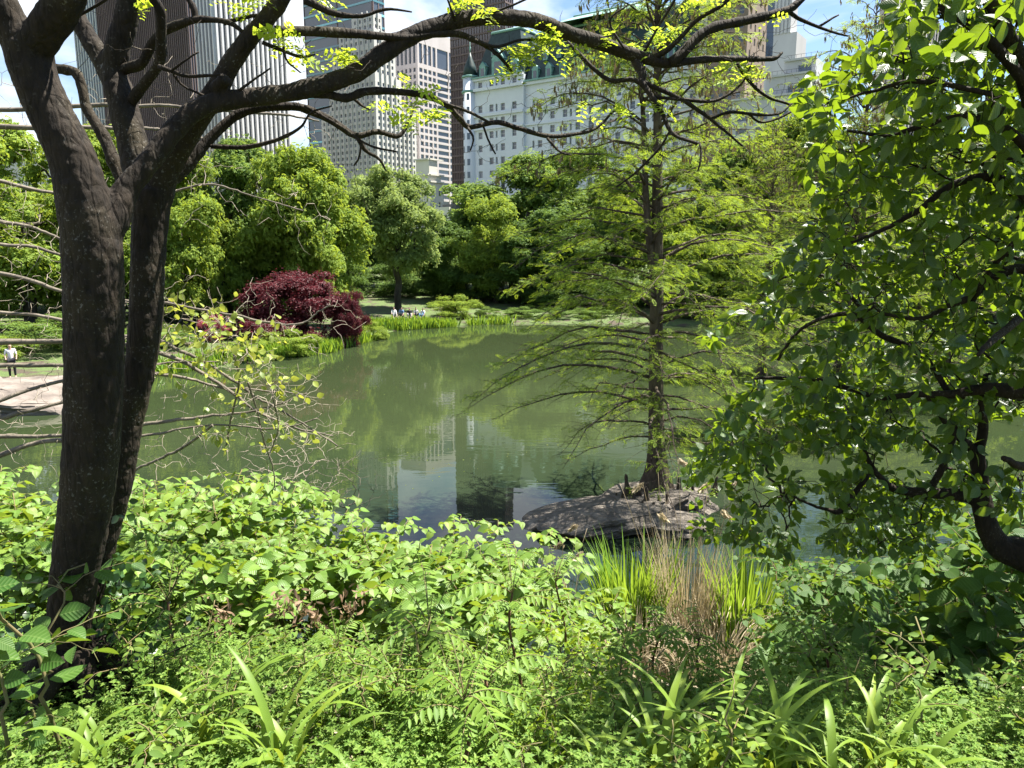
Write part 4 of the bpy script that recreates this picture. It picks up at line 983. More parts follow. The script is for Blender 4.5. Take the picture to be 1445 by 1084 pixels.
# ------------------------------------------------------------------ traced limbs
def limb(pts, Y0, Y1, n=None):
    """(px, py, width px) picked along a limb, its distance running from Y0 to Y1 -> points, radii"""
    pts = list(pts); k = len(pts); ys = np.interp(np.arange(k), [0, k - 1], [Y0, Y1])
    L = np.concatenate([[0], np.cumsum([math.hypot(pts[i + 1][0] - pts[i][0], pts[i + 1][1] - pts[i][1]) for i in range(k - 1)])]); ys = Y0 + (Y1 - Y0) * L / max(L[-1], 1)
    P = np.array([at(a[0], a[1], y) for a, y in zip(pts, ys)]); R = np.array([a[2] * y / F / 2 for a, y in zip(pts, ys)])
    ln = np.sum(np.linalg.norm(np.diff(P, axis=0), axis=1))
    return resample(P, R, n or max(6, int(ln / .03)))
def fused(name, limbs, mat, parent, voxel=.007, sides=18, wob=.05):
    """limbs grown together into one skin"""
    mb = MB()
    for k, (P, R) in enumerate(limbs): tube(mb, P, R, sides, wob=wob, seed=k + 3)
    o = mb.build(name, mat, parent)
    m = o.modifiers.new('skin', 'REMESH'); m.mode = 'VOXEL'; m.voxel_size = voxel; m.use_smooth_shade = True
    s = o.modifiers.new('soften', 'SMOOTH'); s.factor = .5; s.iterations = 6
    t = bpy.data.textures.new('bark_lumps', 'CLOUDS'); t.noise_scale = .05; t.noise_depth = 3
    d = o.modifiers.new('lumps', 'DISPLACE'); d.texture = t; d.strength = .012; d.mid_level = .5; d.texture_coords = 'LOCAL'
    return o
def locust_leaves(mb, P, g, n=6, s=.09):
    """a rosette of young pinnate leaves at P"""
    for k in range(n):
        a = g.uniform(0, 6.28); D = np.array([[math.cos(a), math.sin(a), g.uniform(-.5, .5)]])
        scatter(mb, YOUNG, P[None] + g.normal(size=(1, 3)) * .012, D, np.array([[0, 0, 1.0]]) + g.normal(size=(1, 3)) * .4, np.array([g.uniform(.7, 1.25) * s]))
YOUNG = pinnate_tpl(4, .46, .10, .35)
def dark_tree():
    g = np.random.default_rng(21)
    r = empty('dark_barked_tree', gp(-2.15, 3.4), 'large dark-barked forked tree, its two stems framing the view and one long arching bough', 'tree')
    off = np.array(r.location)
    W = lambda PR: (PR[0] - off, PR[1])
    thick = [limb([(70, 1075, 120), (78, 1040, 92), (86, 985, 70), (93, 920, 60), (107, 804, 66), (124, 700, 72), (131, 600, 76), (133, 450, 78), (131, 350, 78), (119, 285, 69), (100, 220, 60), (74, 165, 55), (50, 110, 54), (37, 62, 58)], 3.4, 3.25),
             limb([(38, 75, 50), (62, 45, 46), (88, 8, 48), (108, -40, 46), (128, -110, 44)], 3.25, 3.1), limb([(42, 80, 52), (12, 30, 44), (-14, -20, 46), (-50, -90, 42)], 3.25, 3.15),
             limb([(138, 345, 50), (158, 312, 46), (178, 268, 34), (206, 234, 31), (240, 190, 29), (268, 162, 29), (297, 148, 27), (340, 140, 26), (400, 132, 25), (450, 121, 25), (500, 104, 24), (535, 80, 24), (575, 54, 23), (620, 36, 22), (660, 26, 21), (710, 24, 20), (760, 31, 20), (800, 46, 19), (850, 62, 18), (890, 76, 17), (925, 86, 15)], 3.3, 4.3),
             limb([(120, 900, 30), (132, 830, 34), (150, 750, 36), (165, 690, 37), (180, 600, 39), (197, 520, 42), (206, 440, 46), (210, 350, 47), (213, 300, 50), (216, 268, 52)], 3.62, 3.72),
             limb([(208, 285, 46), (198, 245, 42), (184, 190, 38), (171, 140, 37), (158, 100, 36)], 3.72, 3.85), limb([(158, 108, 34), (138, 75, 26), (118, 42, 23), (100, 5, 21), (85, -40, 20)], 3.85, 3.9), limb([(158, 105, 34), (168, 60, 31), (180, 20, 30), (192, -30, 29), (200, -90, 27)], 3.85, 3.8),
             limb([(220, 280, 44), (232, 245, 38), (250, 212, 34), (270, 180, 32), (290, 150, 30), (310, 120, 28), (326, 90, 26), (352, 54, 25), (386, 14, 24), (410, -25, 22), (440, -90, 20)], 3.72, 3.6),
             limb([(306, 128, 22), (314, 116, 19), (319, 110, 16)], 3.6, 3.55)]
    fused('trunk', [W(t) for t in thick], M['bark'], r, .0075)
    lim = [([(905, 82, 15), (935, 89, 13), (962, 88, 11), (1000, 84, 9), (1050, 83, 7), (1090, 82, 5), (1103, 74, 3)], 4.28, 4.5),
           ([(945, 88, 12), (962, 76, 12), (985, 52, 12), (1010, 39, 12), (1055, 29, 11), (1098, 19, 10), (1122, 8, 9), (1160, -30, 8)], 4.3, 4.55), ([(1112, 16, 6), (1130, 28, 5), (1165, 42, 4), (1197, 52, 2)], 4.5, 4.6), ([(1155, 38, 4), (1172, 28, 3), (1184, 22, 2)], 4.58, 4.6),
           ([(918, 84, 8), (942, 70, 7), (962, 52, 6), (985, 28, 6), (1020, 8, 5), (1045, -20, 5)], 4.3, 4.1), ([(896, 84, 14), (906, 104, 11), (903, 116, 10)], 4.28, 4.2), ([(903, 114, 9), (917, 132, 8), (935, 160, 6), (949, 188, 5), (985, 202, 4)], 4.2, 4.05), ([(987, 202, 3), (990, 220, 3), (985, 243, 2)], 4.05, 4.0),
           ([(905, 115, 7), (945, 132, 6), (975, 148, 5), (1003, 168, 4), (1048, 206, 3)], 4.2, 4.3), ([(902, 117, 7), (890, 112, 6), (862, 114, 6), (838, 98, 5), (812, 72, 5), (795, 55, 4), (783, 45, 4)], 4.2, 4.3), ([(920, 137, 4), (960, 140, 5), (1010, 142, 4), (1045, 120, 3), (1060, 92, 2)], 4.2, 4.35),
           ([(1003, 168, 4), (1030, 158, 4), (1070, 162, 4), (1100, 160, 3), (1118, 144, 2)], 4.3, 4.4), ([(1055, 160, 3), (1075, 173, 3), (1108, 162, 3), (1130, 145, 2)], 4.35, 4.45), ([(1040, 90, 5), (1060, 118, 4), (1085, 138, 4), (1115, 148, 3)], 4.45, 4.5), ([(945, 185, 3), (930, 210, 3), (895, 245, 3), (870, 262, 2)], 4.1, 4.2),
           ([(388, 44, 13), (440, 45, 12), (500, 48, 11), (532, 51, 10), (572, 54, 9), (612, 49, 8), (646, 49, 8), (668, 57, 7), (690, 67, 6), (706, 80, 5), (724, 102, 3)], 3.62, 4.1), ([(662, 54, 5), (700, 66, 4), (735, 56, 4), (775, 56, 3), (800, 52, 2)], 3.95, 4.2), ([(690, 66, 3), (700, 78, 3), (712, 68, 2)], 4.0, 4.0),
           ([(236, 255, 20), (258, 240, 17), (275, 222, 15), (294, 198, 14), (332, 164, 13), (365, 153, 12), (402, 150, 12), (430, 152, 11), (469, 169, 10), (505, 191, 9), (534, 185, 7), (566, 191, 6), (580, 172, 5), (590, 150, 2)], 3.72, 4.2), ([(503, 190, 7), (516, 213, 5), (535, 224, 4), (545, 242, 2)], 4.1, 4.2), ([(510, 200, 4), (507, 222, 3), (500, 232, 2)], 4.1, 4.1), ([(298, 207, 6), (345, 208, 6), (390, 198, 5), (425, 180, 4), (440, 160, 3), (470, 152, 2)], 3.8, 3.7), ([(430, 150, 5), (480, 178, 4), (520, 205, 3), (560, 216, 2)], 3.9, 3.8),
           ([(432, 132, 11), (462, 134, 10), (489, 139, 10), (516, 130, 10), (555, 130, 9), (600, 136, 9), (630, 150, 8), (648, 168, 8), (662, 181, 7), (699, 174, 7), (732, 183, 6), (771, 195, 6), (800, 194, 5), (838, 186, 4), (866, 160, 3)], 3.75, 4.35), ([(626, 146, 5), (662, 158, 4), (694, 175, 3)], 4.0, 4.05), ([(660, 180, 4), (668, 195, 3), (664, 212, 2)], 4.05, 4.0), ([(682, 178, 3), (690, 200, 3), (700, 218, 2)], 4.1, 4.1), ([(772, 195, 4), (790, 215, 3), (806, 220, 2)], 4.2, 4.2), ([(500, 140, 5), (512, 150, 3), (522, 156, 2)], 3.9, 3.9),
           ([(160, 104, 16), (180, 96, 14), (199, 90, 13), (208, 76, 12), (217, 58, 12), (233, 43, 11), (258, 34, 10), (282, 28, 9), (316, 32, 7), (332, 40, 6), (347, 53, 4)], 3.85, 3.6), ([(316, 32, 6), (350, 24, 5), (385, 19, 4)], 3.7, 3.65), ([(276, 30, 9), (273, 12, 8), (262, -8, 6)], 3.7, 3.7),
           ([(176, 158, 15), (190, 136, 14), (208, 114, 13), (226, 86, 13), (227, 50, 12), (225, 15, 12), (214, -5, 11), (205, -40, 10)], 3.82, 3.5), ([(60, 95, 13), (88, 98, 12), (108, 103, 12), (117, 125, 13), (124, 152, 14), (143, 183, 16), (158, 212, 17), (170, 240, 18), (182, 268, 18)], 3.95, 3.85), ([(224, 94, 6), (242, 100, 6), (262, 107, 5), (288, 108, 4), (312, 106, 3)], 3.55, 3.5), ([(242, 100, 3), (262, 85, 3), (280, 72, 2)], 3.5, 3.5), ([(245, 105, 4), (260, 122, 3), (295, 136, 3)], 3.55, 3.6), ([(332, 132, 4), (356, 114, 3), (382, 96, 2)], 3.6, 3.6),
           ([(112, 22, 4), (150, 0, 4), (165, -8, 4)], 3.3, 3.2), ([(370, 60, 5), (400, 72, 5), (425, 80, 4), (445, 76, 2)], 3.6, 3.7), ([(430, 0, 10), (470, 18, 8), (510, 22, 5), (545, 10, 4), (580, 14, 2)], 3.5, 3.6), ([(400, 66, 4), (405, 85, 3), (425, 100, 2)], 3.6, 3.6), ([(690, 20, 3), (730, 5, 3), (760, -10, 3)], 4.0, 4.0), ([(642, 30, 4), (636, 10, 3), (630, -8, 3)], 3.9, 3.8), ([(905, 80, 4), (928, 40, 3), (950, 5, 3), (960, -15, 3)], 4.3, 4.2), ([(880, 68, 3), (860, 30, 3), (885, 8, 2)], 4.2, 4.2)]
    ends = []; seg = []
    for k, (p, a, b) in enumerate(lim):
        mb = MB(); P, R = W(limb(p, a, b)); P = P + np.cumsum(g.normal(size=P.shape) * .0012, 0) * np.linspace(0, 1, len(P))[:, None]
        R = np.maximum(R, .0022); tube(mb, P, R * (1 + .16 * np.abs(np.sin(np.arange(len(R)) * .9 + k)) * (g.uniform(size=len(R)) < .35)), 9 if R[0] > .012 else 6, wob=.10, seed=k)
        mb.build('limb', M['bark'], r); seg.append((P, R)); ends.append(P[-1])
    # twigs
    T = []; base = np.concatenate([P for P, R in seg if R.mean() < .03])
    for k in g.integers(0, len(base), 330): T.append(base[k] + unit(g.normal(size=3) * np.array([1, .6, .8]) + [0, 0, -.1]) * g.uniform(.06, .34))
    A, par = grow(base, T, .035, .006, .12, g, [-1] * len(base))
    mb = MB(); twig_tubes(mb, A, par, len(base), .0011, .5, .004, 4); mb.build('twigs', M['bark'], r)
    mb = MB()
    spots = [(462, 8, 3.6, 7), (410, 62, 3.65, 6), (436, 72, 3.7, 5), (488, 78, 3.8, 9), (395, 48, 3.6, 6), (575, 122, 3.95, 5), (584, 138, 3.95, 6), (572, 160, 3.95, 6), (592, 165, 4, 5), (620, 158, 4, 7), (668, 8, 3.95, 9), (690, 14, 4, 4), (742, 72, 4.1, 9), (722, 82, 4.1, 8), (762, 62, 4.15, 9), (775, 70, 4.2, 6), (718, 104, 4.1, 6), (900, 62, 4.3, 7), (925, 42, 4.3, 8), (948, 48, 4.3, 6), (868, 162, 4.35, 7), (925, 152, 4.2, 6), (830, 148, 4.35, 4), (1040, 92, 4.45, 8), (1055, 108, 4.45, 6), (1030, 116, 4.4, 6), (985, 8, 4.2, 6), (1000, 14, 4.2, 4), (384, 2, 3.6, 7), (330, 6, 3.6, 5), (198, 2, 3.7, 3), (535, 152, 4.0, 3), (760, 40, 4.15, 6), (800, 78, 4.25, 4), (855, 52, 4.2, 5), (1090, 20, 4.5, 3)]
    for px, py, Y, n in spots:
        for q in range(2): locust_leaves(mb, at(px + g.normal() * 6, py + g.normal() * 6, Y + g.normal() * .04) - off, g, n, .085)
    mb.build('young_leaves', M['leaf_hero'], r, smooth=False)
    mb = MB()
    for a in np.linspace(0, 6.28, 9)[:-1]:
        p0 = off + np.array([.10 * math.cos(a) + -.1 * 0, .10 * math.sin(a), .30]); q = off + np.array([math.cos(a) * g.uniform(.35, .6), math.sin(a) * g.uniform(.35, .6), 0]); q[2] = gz(q[0], q[1]) - .05; m_ = (p0 + q) / 2 + np.array([0, 0, -.06])
        tube(mb, *resample([p0 - off, m_ - off, q - off], [.06, .04, .012], 10), 8, wob=.1)
    mb.build('roots', M['bark'], r)
dark_tree()

def in_poly(px, py, poly):
    poly = np.asarray(poly, float); ins = np.zeros(px.shape, bool)
    for (ax, ay), (bx, by) in zip(poly, np.roll(poly, -1, 0)): ins ^= ((ay > py) != (by > py)) & (px < (bx - ax) * (py - ay) / ((by - ay) if by != ay else 1e-9) + ax)
    return ins
def put_leaves(mb, A, par, n0, tpls, g, per, size, up=.6, cnt_max=4, jit=.02, pet=.6, wid=None):
    """leaves along the thin twigs of a grown skeleton"""
    n = len(A); cnt = np.zeros(n); kid = np.zeros(n, int)
    for i in range(n - 1, n0 - 1, -1):
        cnt[i] = max(cnt[i], 1); cnt[par[i]] += cnt[i]
    idx = np.array([i for i in range(n0, n) if cnt[i] <= cnt_max])
    idx = np.repeat(idx, per); k = len(idx); idx = idx[g.uniform(size=k) < .9]; k = len(idx)
    ax = unit(A[idx] - A[par[idx]]); out = unit(np.cross(ax, g.normal(size=(k, 3))))
    D = unit(ax * pet + out * .8 + np.array([0, 0, -.25])); Nn = unit(np.array([.22, -.1, up]) + out * .25 + g.normal(size=(k, 3)) * .42)
    P = A[idx] + out * jit + (A[par[idx]] - A[idx]) * g.uniform(0, 1, (k, 1))
    S = size(P, k) if callable(size) else g.uniform(.75, 1.25, k) * size
    w = g.integers(0, len(tpls), k)
    for t in range(len(tpls)): q = w == t; scatter(mb, tpls[t], P[q], D[q], Nn[q], S[q], wid=wid)
    return k
def glossy_tree():
    g = np.random.default_rng(33)
    base = gp(3.95, 4.9)
    r = empty('glossy_leaved_tree', base, 'large glossy-leaved tree with crooked dark trunk leaning in from the picture edge', 'tree'); off = np.array(r.location)
    low = at(1520, 840, 4.9)
    main = [limb([(1640, 960, 70), (1560, 850, 62), (1500, 806, 58), (1445, 782, 50), (1412, 772, 38), (1394, 745, 31), (1384, 700, 28), (1381, 660, 22), (1378, 630, 19)], 5.0, 5.2),
            limb([(1540, 820, 60), (1530, 700, 50), (1520, 600, 44), (1500, 480, 40), (1490, 340, 34), (1470, 200, 28), (1440, 90, 22), (1400, 10, 18), (1370, -60, 14)], 5.0, 3.6),
            limb([(1378, 702, 24), (1350, 698, 18), (1318, 696, 16), (1286, 694, 14), (1262, 690, 12), (1246, 678, 10), (1228, 655, 8), (1214, 620, 6), (1190, 585, 4)], 5.2, 5.1)]
    fused('trunk', [(P - off, R) for P, R in main], M['bark'], r, .010)
    lim = [([(1310, 695, 10), (1328, 662, 9), (1340, 625, 8), (1350, 596, 7), (1356, 560, 6)], 5.15, 5.0), ([(1380, 640, 15), (1362, 624, 12), (1345, 612, 9), (1330, 590, 7), (1310, 560, 5)], 5.2, 5.0), ([(1380, 640, 15), (1388, 600, 12), (1384, 570, 9), (1390, 530, 7)], 5.2, 5.0),
           ([(1232, 660, 7), (1210, 690, 8), (1184, 720, 8), (1165, 716, 5), (1140, 708, 4), (1100, 690, 3)], 5.1, 5.2), ([(1510, 560, 34), (1470, 552, 28), (1430, 552, 24), (1390, 548, 18), (1340, 556, 13), (1290, 556, 10), (1240, 560, 8), (1190, 545, 7), (1150, 536, 6), (1100, 534, 5), (1060, 535, 3)], 4.7, 5.1), ([(1500, 460, 26), (1470, 395, 18), (1440, 380, 14), (1400, 392, 12), (1370, 420, 11), (1340, 432, 8), (1300, 450, 6), (1250, 440, 5)], 4.5, 4.6),
           ([(1372, 424, 9), (1392, 388, 9), (1420, 350, 8), (1445, 322, 7)], 4.55, 4.2), ([(1340, 556, 9), (1300, 500, 9), (1240, 470, 8), (1200, 442, 7), (1150, 452, 6), (1120, 470, 5), (1095, 505, 4)], 4.95, 5.2), ([(1490, 330, 22), (1440, 270, 15), (1390, 250, 12), (1340, 262, 10), (1290, 300, 8), (1240, 330, 6), (1190, 350, 4)], 4.1, 4.3), ([(1478, 240, 18), (1430, 190, 13), (1370, 165, 10), (1310, 175, 8), (1250, 190, 6), (1190, 185, 4)], 3.85, 4.0),
           ([(1450, 120, 15), (1400, 60, 12), (1360, 28, 10), (1325, 8, 8), (1290, -10, 6)], 3.7, 3.8), ([(1430, 140, 10), (1380, 130, 8), (1330, 120, 7), (1280, 118, 6), (1220, 135, 4), (1160, 150, 3)], 3.7, 3.9), ([(1500, 690, 30), (1470, 660, 18), (1440, 655, 12), (1420, 640, 8)], 4.9, 4.4), ([(1220, 440, 6), (1180, 400, 5), (1140, 385, 4), (1090, 395, 3)], 5.1, 5.3), ([(1480, 200, 16), (1520, 100, 14), (1480, 20, 10), (1440, -40, 8)], 3.6, 2.9), ([(1505, 420, 20), (1450, 440, 12), (1400, 480, 9), (1380, 500, 6)], 4.4, 3.8)]
    base_pts = []; 
    for k, (p, a, b) in enumerate(lim):
        mb = MB(); P, R = limb(p, a, b); P = P - off; P += np.cumsum(g.normal(size=P.shape) * .003, 0) * np.linspace(0, 1, len(P))[:, None]
        tube(mb, P, np.maximum(R, .003), 8, wob=.12, seed=k); mb.build('limb', M['bark'], r); base_pts.append(P[::2])
    base_pts = np.concatenate(base_pts)
    poly = [(1300, -60), (1262, 20), (1228, 66), (1165, 88), (1128, 112), (1130, 150), (1150, 190), (1128, 240), (1160, 300), (1110, 350), (1072, 395), (1085, 420), (1040, 440), (995, 470), (1005, 520), (1045, 545), (1010, 570), (980, 600), (950, 660), (1000, 690), (950, 720), (985, 760), (1040, 775), (1080, 740), (1150, 720), (1200, 745), (1300, 760), (1400, 745), (1460, 700), (1560, 640), (1560, -60)]
    n = 20000; px = g.uniform(940, 1560, n); py = g.uniform(-60, 780, n)
    ok = in_poly(px, py, poly) & (g.uniform(size=n) < .20 + .8 * np.clip((px - 980) / 330, 0, 1)) & ~(np.hypot((px - 1420) / 42, (py - 628) / 38) < 1) & ~(np.hypot((px - 1150) / 55, (py - 650) / 28) < 1) & ~(np.hypot((px - 1270) / 60, (py - 650) / 22) < 1)
    hole = np.array([mnoise.noise(Vector((a / 75.0, b / 60.0, 3.3))) for a, b in zip(px, py)]); ok &= hole > np.interp(px, [1000, 1200, 1350], [-.10, -.20, -.36])
    px, py = px[ok][:3500], py[ok][:3500]
    bx = g.uniform(960, 1330, 1500); by = g.uniform(540, 800, 1500); kk = in_poly(bx, by, [(960, 640), (1010, 560), (1120, 520), (1300, 520), (1330, 780), (1240, 790), (1150, 770), (1075, 800), (1000, 770), (960, 720)]) & (np.array([mnoise.noise(Vector((a / 45.0, b / 40.0, 8.3))) for a, b in zip(bx, by)]) > -.05)
    px = np.concatenate([px, bx[kk][:620]]); py = np.concatenate([py, by[kk][:620]])      # the low boughs hanging towards the water
    yc = np.interp(py, [-60, 150, 400, 600, 780], [3.6, 3.9, 4.55, 5.0, 5.15]); Y = yc + g.normal(size=len(px)) * .36 + g.uniform(0, 1.1, len(px)) * (px > 1180) + np.clip((1300 - px) / 900, 0, .3)
    T = np.array([at(a, b, max(2.5, c)) for a, b, c in zip(px, py, Y)]) - off
    m_ = 260; T = np.concatenate([T, np.stack([g.uniform(3.4, 6.4, m_), g.uniform(3.8, 6.4, m_), g.uniform(5.6, 8.2, m_)], 1) - off])      # the part of the crown beyond the picture edge
    A, par = grow(base_pts, T, .055, .007, .14, g, [-1] * len(base_pts))
    mb = MB(); twig_tubes(mb, A, par, len(base_pts), .0013, .52, .012, 5); mb.build('twigs', M['bark'], r)
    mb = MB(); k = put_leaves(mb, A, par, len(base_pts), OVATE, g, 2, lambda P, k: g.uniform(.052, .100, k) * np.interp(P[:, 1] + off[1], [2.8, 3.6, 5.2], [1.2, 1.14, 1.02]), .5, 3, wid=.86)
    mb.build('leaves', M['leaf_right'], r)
    print('glossy leaves', k, 'twig nodes', len(A))
    # spent flower heads
    mb = MB()
    for q in g.integers(len(A) - 600, len(A), 26):
        m = 26; scatter(mb, DIAM[0], A[q] + unit(g.normal(size=(m, 3)) + [0, 0, .6]) * g.uniform(.01, .03, (m, 1)), rand_dirs(m, g), rand_dirs(m, g), g.uniform(.006, .012, m))
    mb.build('flower_heads', M['straw'], r, smooth=False)
glossy_tree()
# ------------------------------------------------------------------ bank plants
M['stem'] = noise_mat('reddish_green_stem', [(.3, (.10, .13, .04)), (.7, (.20, .13, .07))], 8, bump=0)
def kind_meshes(specs, name, mat, leafname='leaves'):
    out = []
    for sp in specs:
        s, l = stem_plant(*sp[0], **sp[1]); out.append((s.mesh('stem', M['stem']), l.mesh(leafname, M[mat]), sp[0][1]))
    return out
def put_plant(name, loc, meshes, label, cat, group, g, s=1.0, leafname='leaves'):
    r = empty(name, loc, label, cat, group); r.rotation_euler = (g.normal() * .05, g.normal() * .05, g.uniform(0, 6.28)); r.scale = (s, s, s)
    link('stem', meshes[0], r); link(leafname, meshes[1], r); return r
def sil(px, xs, ys): return np.interp(px, xs, ys)
def knotweed():
    g = np.random.default_rng(51)
    specs = [((60 + k, h, .118, HEART), dict(nside=ns, gap=.055, lean=.22 + .1 * (k % 3), side_len=.42, from_t=.12)) for k, (h, ns) in enumerate(((.7, 5), (.9, 6), (1.1, 7), (1.3, 8), (1.5, 9), (1.7, 10), (1.95, 11), (2.2, 12)))]
    ms = kind_meshes(specs, 'knotweed', 'leaf_knot'); n = 0; tries = 0
    hs = np.array([m[2] for m in ms])
    while n < 300 and tries < 9000:
        tries += 1
        Y = g.uniform(3.45, 8.6); x = g.uniform(-6.5, 1.9)
        p = np.array([x, Y, 0.0]); px, _ = proj(np.array([x, Y, 4.0]))
        if not -120 < px < 880: continue
        if px > 640 and g.uniform() < (px - 640) / 260: continue
        if px > 560 and Y < 4.7: continue
        if px < 190 and Y < 4.1: continue
        back = sil(px, [-100, 0, 100, 200, 330, 420, 520, 600, 680, 780, 880], [660, 655, 668, 652, 662, 712, 725, 720, 732, 785, 835]); fr = 925
        top = fr + (back - fr) * np.clip((Y - 3.45) / 3.5, 0, 1)
        zt = at(px, top, Y)[2]; z0 = float(gz(x, Y)); h = (zt - z0) * g.uniform(.80, 1.0)
        if h < .5: continue
        k = int(np.argmin(np.abs(hs * .95 - h))); s = np.clip(h / (hs[k] * .97), .72, 1.3)
        put_plant('knotweed_plant', (x, Y, z0), ms[k], 'knotweed stem with fresh heart-shaped leaves in the thicket along the near bank', 'plant', 'knotweed stems of the bank thicket', g, s); n += 1
    print('knotweed', n, tries)
knotweed()
def broad_leaved():
    g = np.random.default_rng(61)
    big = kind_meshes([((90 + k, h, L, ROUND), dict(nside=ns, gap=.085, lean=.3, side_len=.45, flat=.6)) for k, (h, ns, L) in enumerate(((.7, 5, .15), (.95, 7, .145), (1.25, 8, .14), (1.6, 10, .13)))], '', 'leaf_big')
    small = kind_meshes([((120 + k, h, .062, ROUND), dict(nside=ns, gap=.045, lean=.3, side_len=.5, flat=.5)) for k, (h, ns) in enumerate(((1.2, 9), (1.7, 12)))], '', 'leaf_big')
    n = 0; tries = 0
    while n < 95 and tries < 5000:
        tries += 1; Y = g.uniform(3.7, 8.2); x = g.uniform(1.2, 6.5); px, _ = proj(np.array([x, Y, 4.0]))
        if not 1120 < px < 1560: continue
        if px < 1190 and Y < 5.2: continue
        back = sil(px, [1120, 1180, 1250, 1350, 1445, 1560], [850, 790, 770, 740, 690, 640]); fr = sil(px, [1120, 1250, 1400], [985, 960, 900])
        top = fr + (back - fr) * np.clip((Y - 3.7) / 3.2, 0, 1); z0 = float(gz(x, Y)); h = (at(px, top, Y)[2] - z0) * g.uniform(.8, 1.0)
        if h < .4: continue
        hs = np.array([m[2] for m in big]); k = int(np.argmin(np.abs(hs - h))); s = np.clip(h / hs[k], .7, 1.35)
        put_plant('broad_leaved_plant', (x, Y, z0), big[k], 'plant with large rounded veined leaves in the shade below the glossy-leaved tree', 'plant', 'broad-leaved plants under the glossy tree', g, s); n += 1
    for px, py, Y in ((1100, 960, 8.2), (1120, 930, 8.6), (1145, 960, 7.8), (1160, 900, 8.4), (1180, 940, 7.6), (1130, 985, 7.2), (1200, 900, 8.0), (1215, 930, 7.2), (1175, 870, 8.8), (1100, 900, 9.0), (1230, 880, 8.4)):
        p = at(px, py, Y); put_plant('round_leaved_sapling', (p[0], Y, float(gz(p[0], Y))), small[int(g.integers(0, 2))], 'thin sapling with small round leaves, dark against the glinting water by the reeds', 'plant', 'round-leaved saplings at the water edge', g, g.uniform(.9, 1.2))
broad_leaved()

def sumacs():
    g = np.random.default_rng(71)
    def leaf(mb, b, a, L, el):
        d = np.array([math.cos(a), math.sin(a), 0]); s = np.linspace(0, 1, 9)[:, None]; P = b + d * L * s + UZ * (L * (math.tan(el) * s - .85 * s**2))
        tube(mb, P, np.linspace(.003, .0012, 9), 4, 1); side = np.array([-d[1], d[0], 0]); n = 9
        PP, D, NN, S = [], [], [], []
        for k in range(n):
            u = .14 + .84 * k / (n - 1); b_ = np.array([np.interp(u, s[:, 0], P[:, c]) for c in range(3)])
            for sg in (-1, 1): PP.append(b_); D.append(side * sg + d * .45 + UZ * -.35 + g.normal(size=3) * .1); NN.append(UZ + side * sg * .3 + g.normal(size=3) * .12); S.append(L * .27 * (1 - .6 * abs(u - .5)) * g.uniform(.85, 1.1))
        PP.append(P[-1]); D.append(d - UZ * .5); NN.append(UZ); S.append(L * .2)
        scatter(mb, LANCE[0], np.array(PP), np.array(D), np.array(NN), np.array(S), 0, 1.0)
    specs = [(258, 850, 1035, 3.5, .30, 7, 'sumac sapling with a bent reddish stem standing beside the thick dark trunk'), (612, 885, 1010, 3.6, .36, 9, 'sumac sapling with arching feathered leaves in the middle of the near bank'), (728, 838, 1005, 4.3, .36, 8, 'tall sumac sapling with a dark upright stem between thicket and reeds'),
             (480, 925, 1020, 3.9, .26, 6, 'small sumac with pale feathered leaves at the front edge of the knotweed'), (655, 985, 1090, 2.7, .34, 6, 'sumac with broad dark leaflets, closest to the viewer in the middle'), (925, 895, 1000, 5.0, .40, 8, 'shaded sumac spreading in front of the green reeds'),
             (985, 905, 1010, 4.8, .34, 7, 'shaded sumac beside the dry straw reeds'), (1165, 915, 1000, 4.6, .36, 7, 'dark sumac before the broad-leaved plants, by the glinting water'), (790, 822, 960, 5.4, .36, 7, 'pale green sumac top standing next to the green reeds'),
             (690, 960, 1060, 3.1, .28, 6, 'young bright sumac in front of the tall dark-stemmed sumac'), (560, 965, 1060, 3.2, .26, 6, 'young sumac low among the bedstraw before the arching sumac'), (1210, 960, 1040, 3.9, .24, 5, 'tiny shaded sumac under the broad-leaved plants')]
    for px, top, bot, Y, L, n, lab in specs:
        p = at(px, bot, Y); z0 = float(gz(p[0], Y)); H = max(.25, at(px, top, Y)[2] - z0); r = empty('sumac_sapling', (p[0], Y, z0), lab, 'sapling', 'sumac saplings on the near bank')
        t = np.linspace(0, 1, 10); a0 = g.uniform(0, 6.28); P = np.stack([.06 * H * np.sin(t * 4 + a0), .05 * H * np.sin(t * 3), H * t - .05 * (t == 0)], 1); mb = MB(); tube(mb, P, np.linspace(.011, .006, 10), 7, wob=.08); mb.build('stem', M['sumac_stem'], r)
        mb = MB()
        for k in range(n): leaf(mb, P[-1 - (k % 3)] , a0 + k * 2.4, L * g.uniform(.75, 1.1), g.uniform(.35, .95))
        for k in range(4): leaf(mb, P[-1], a0 + k * 1.6, L * .4, 1.2)
        mb.build('leaves', [M['leaf_sumac'], M['stem']], r)
M['sumac_stem'] = noise_mat('red_brown_stem', [(.3, (.06, .03, .018)), (.7, (.17, .09, .05))], 10, bump=.2)
sumacs()

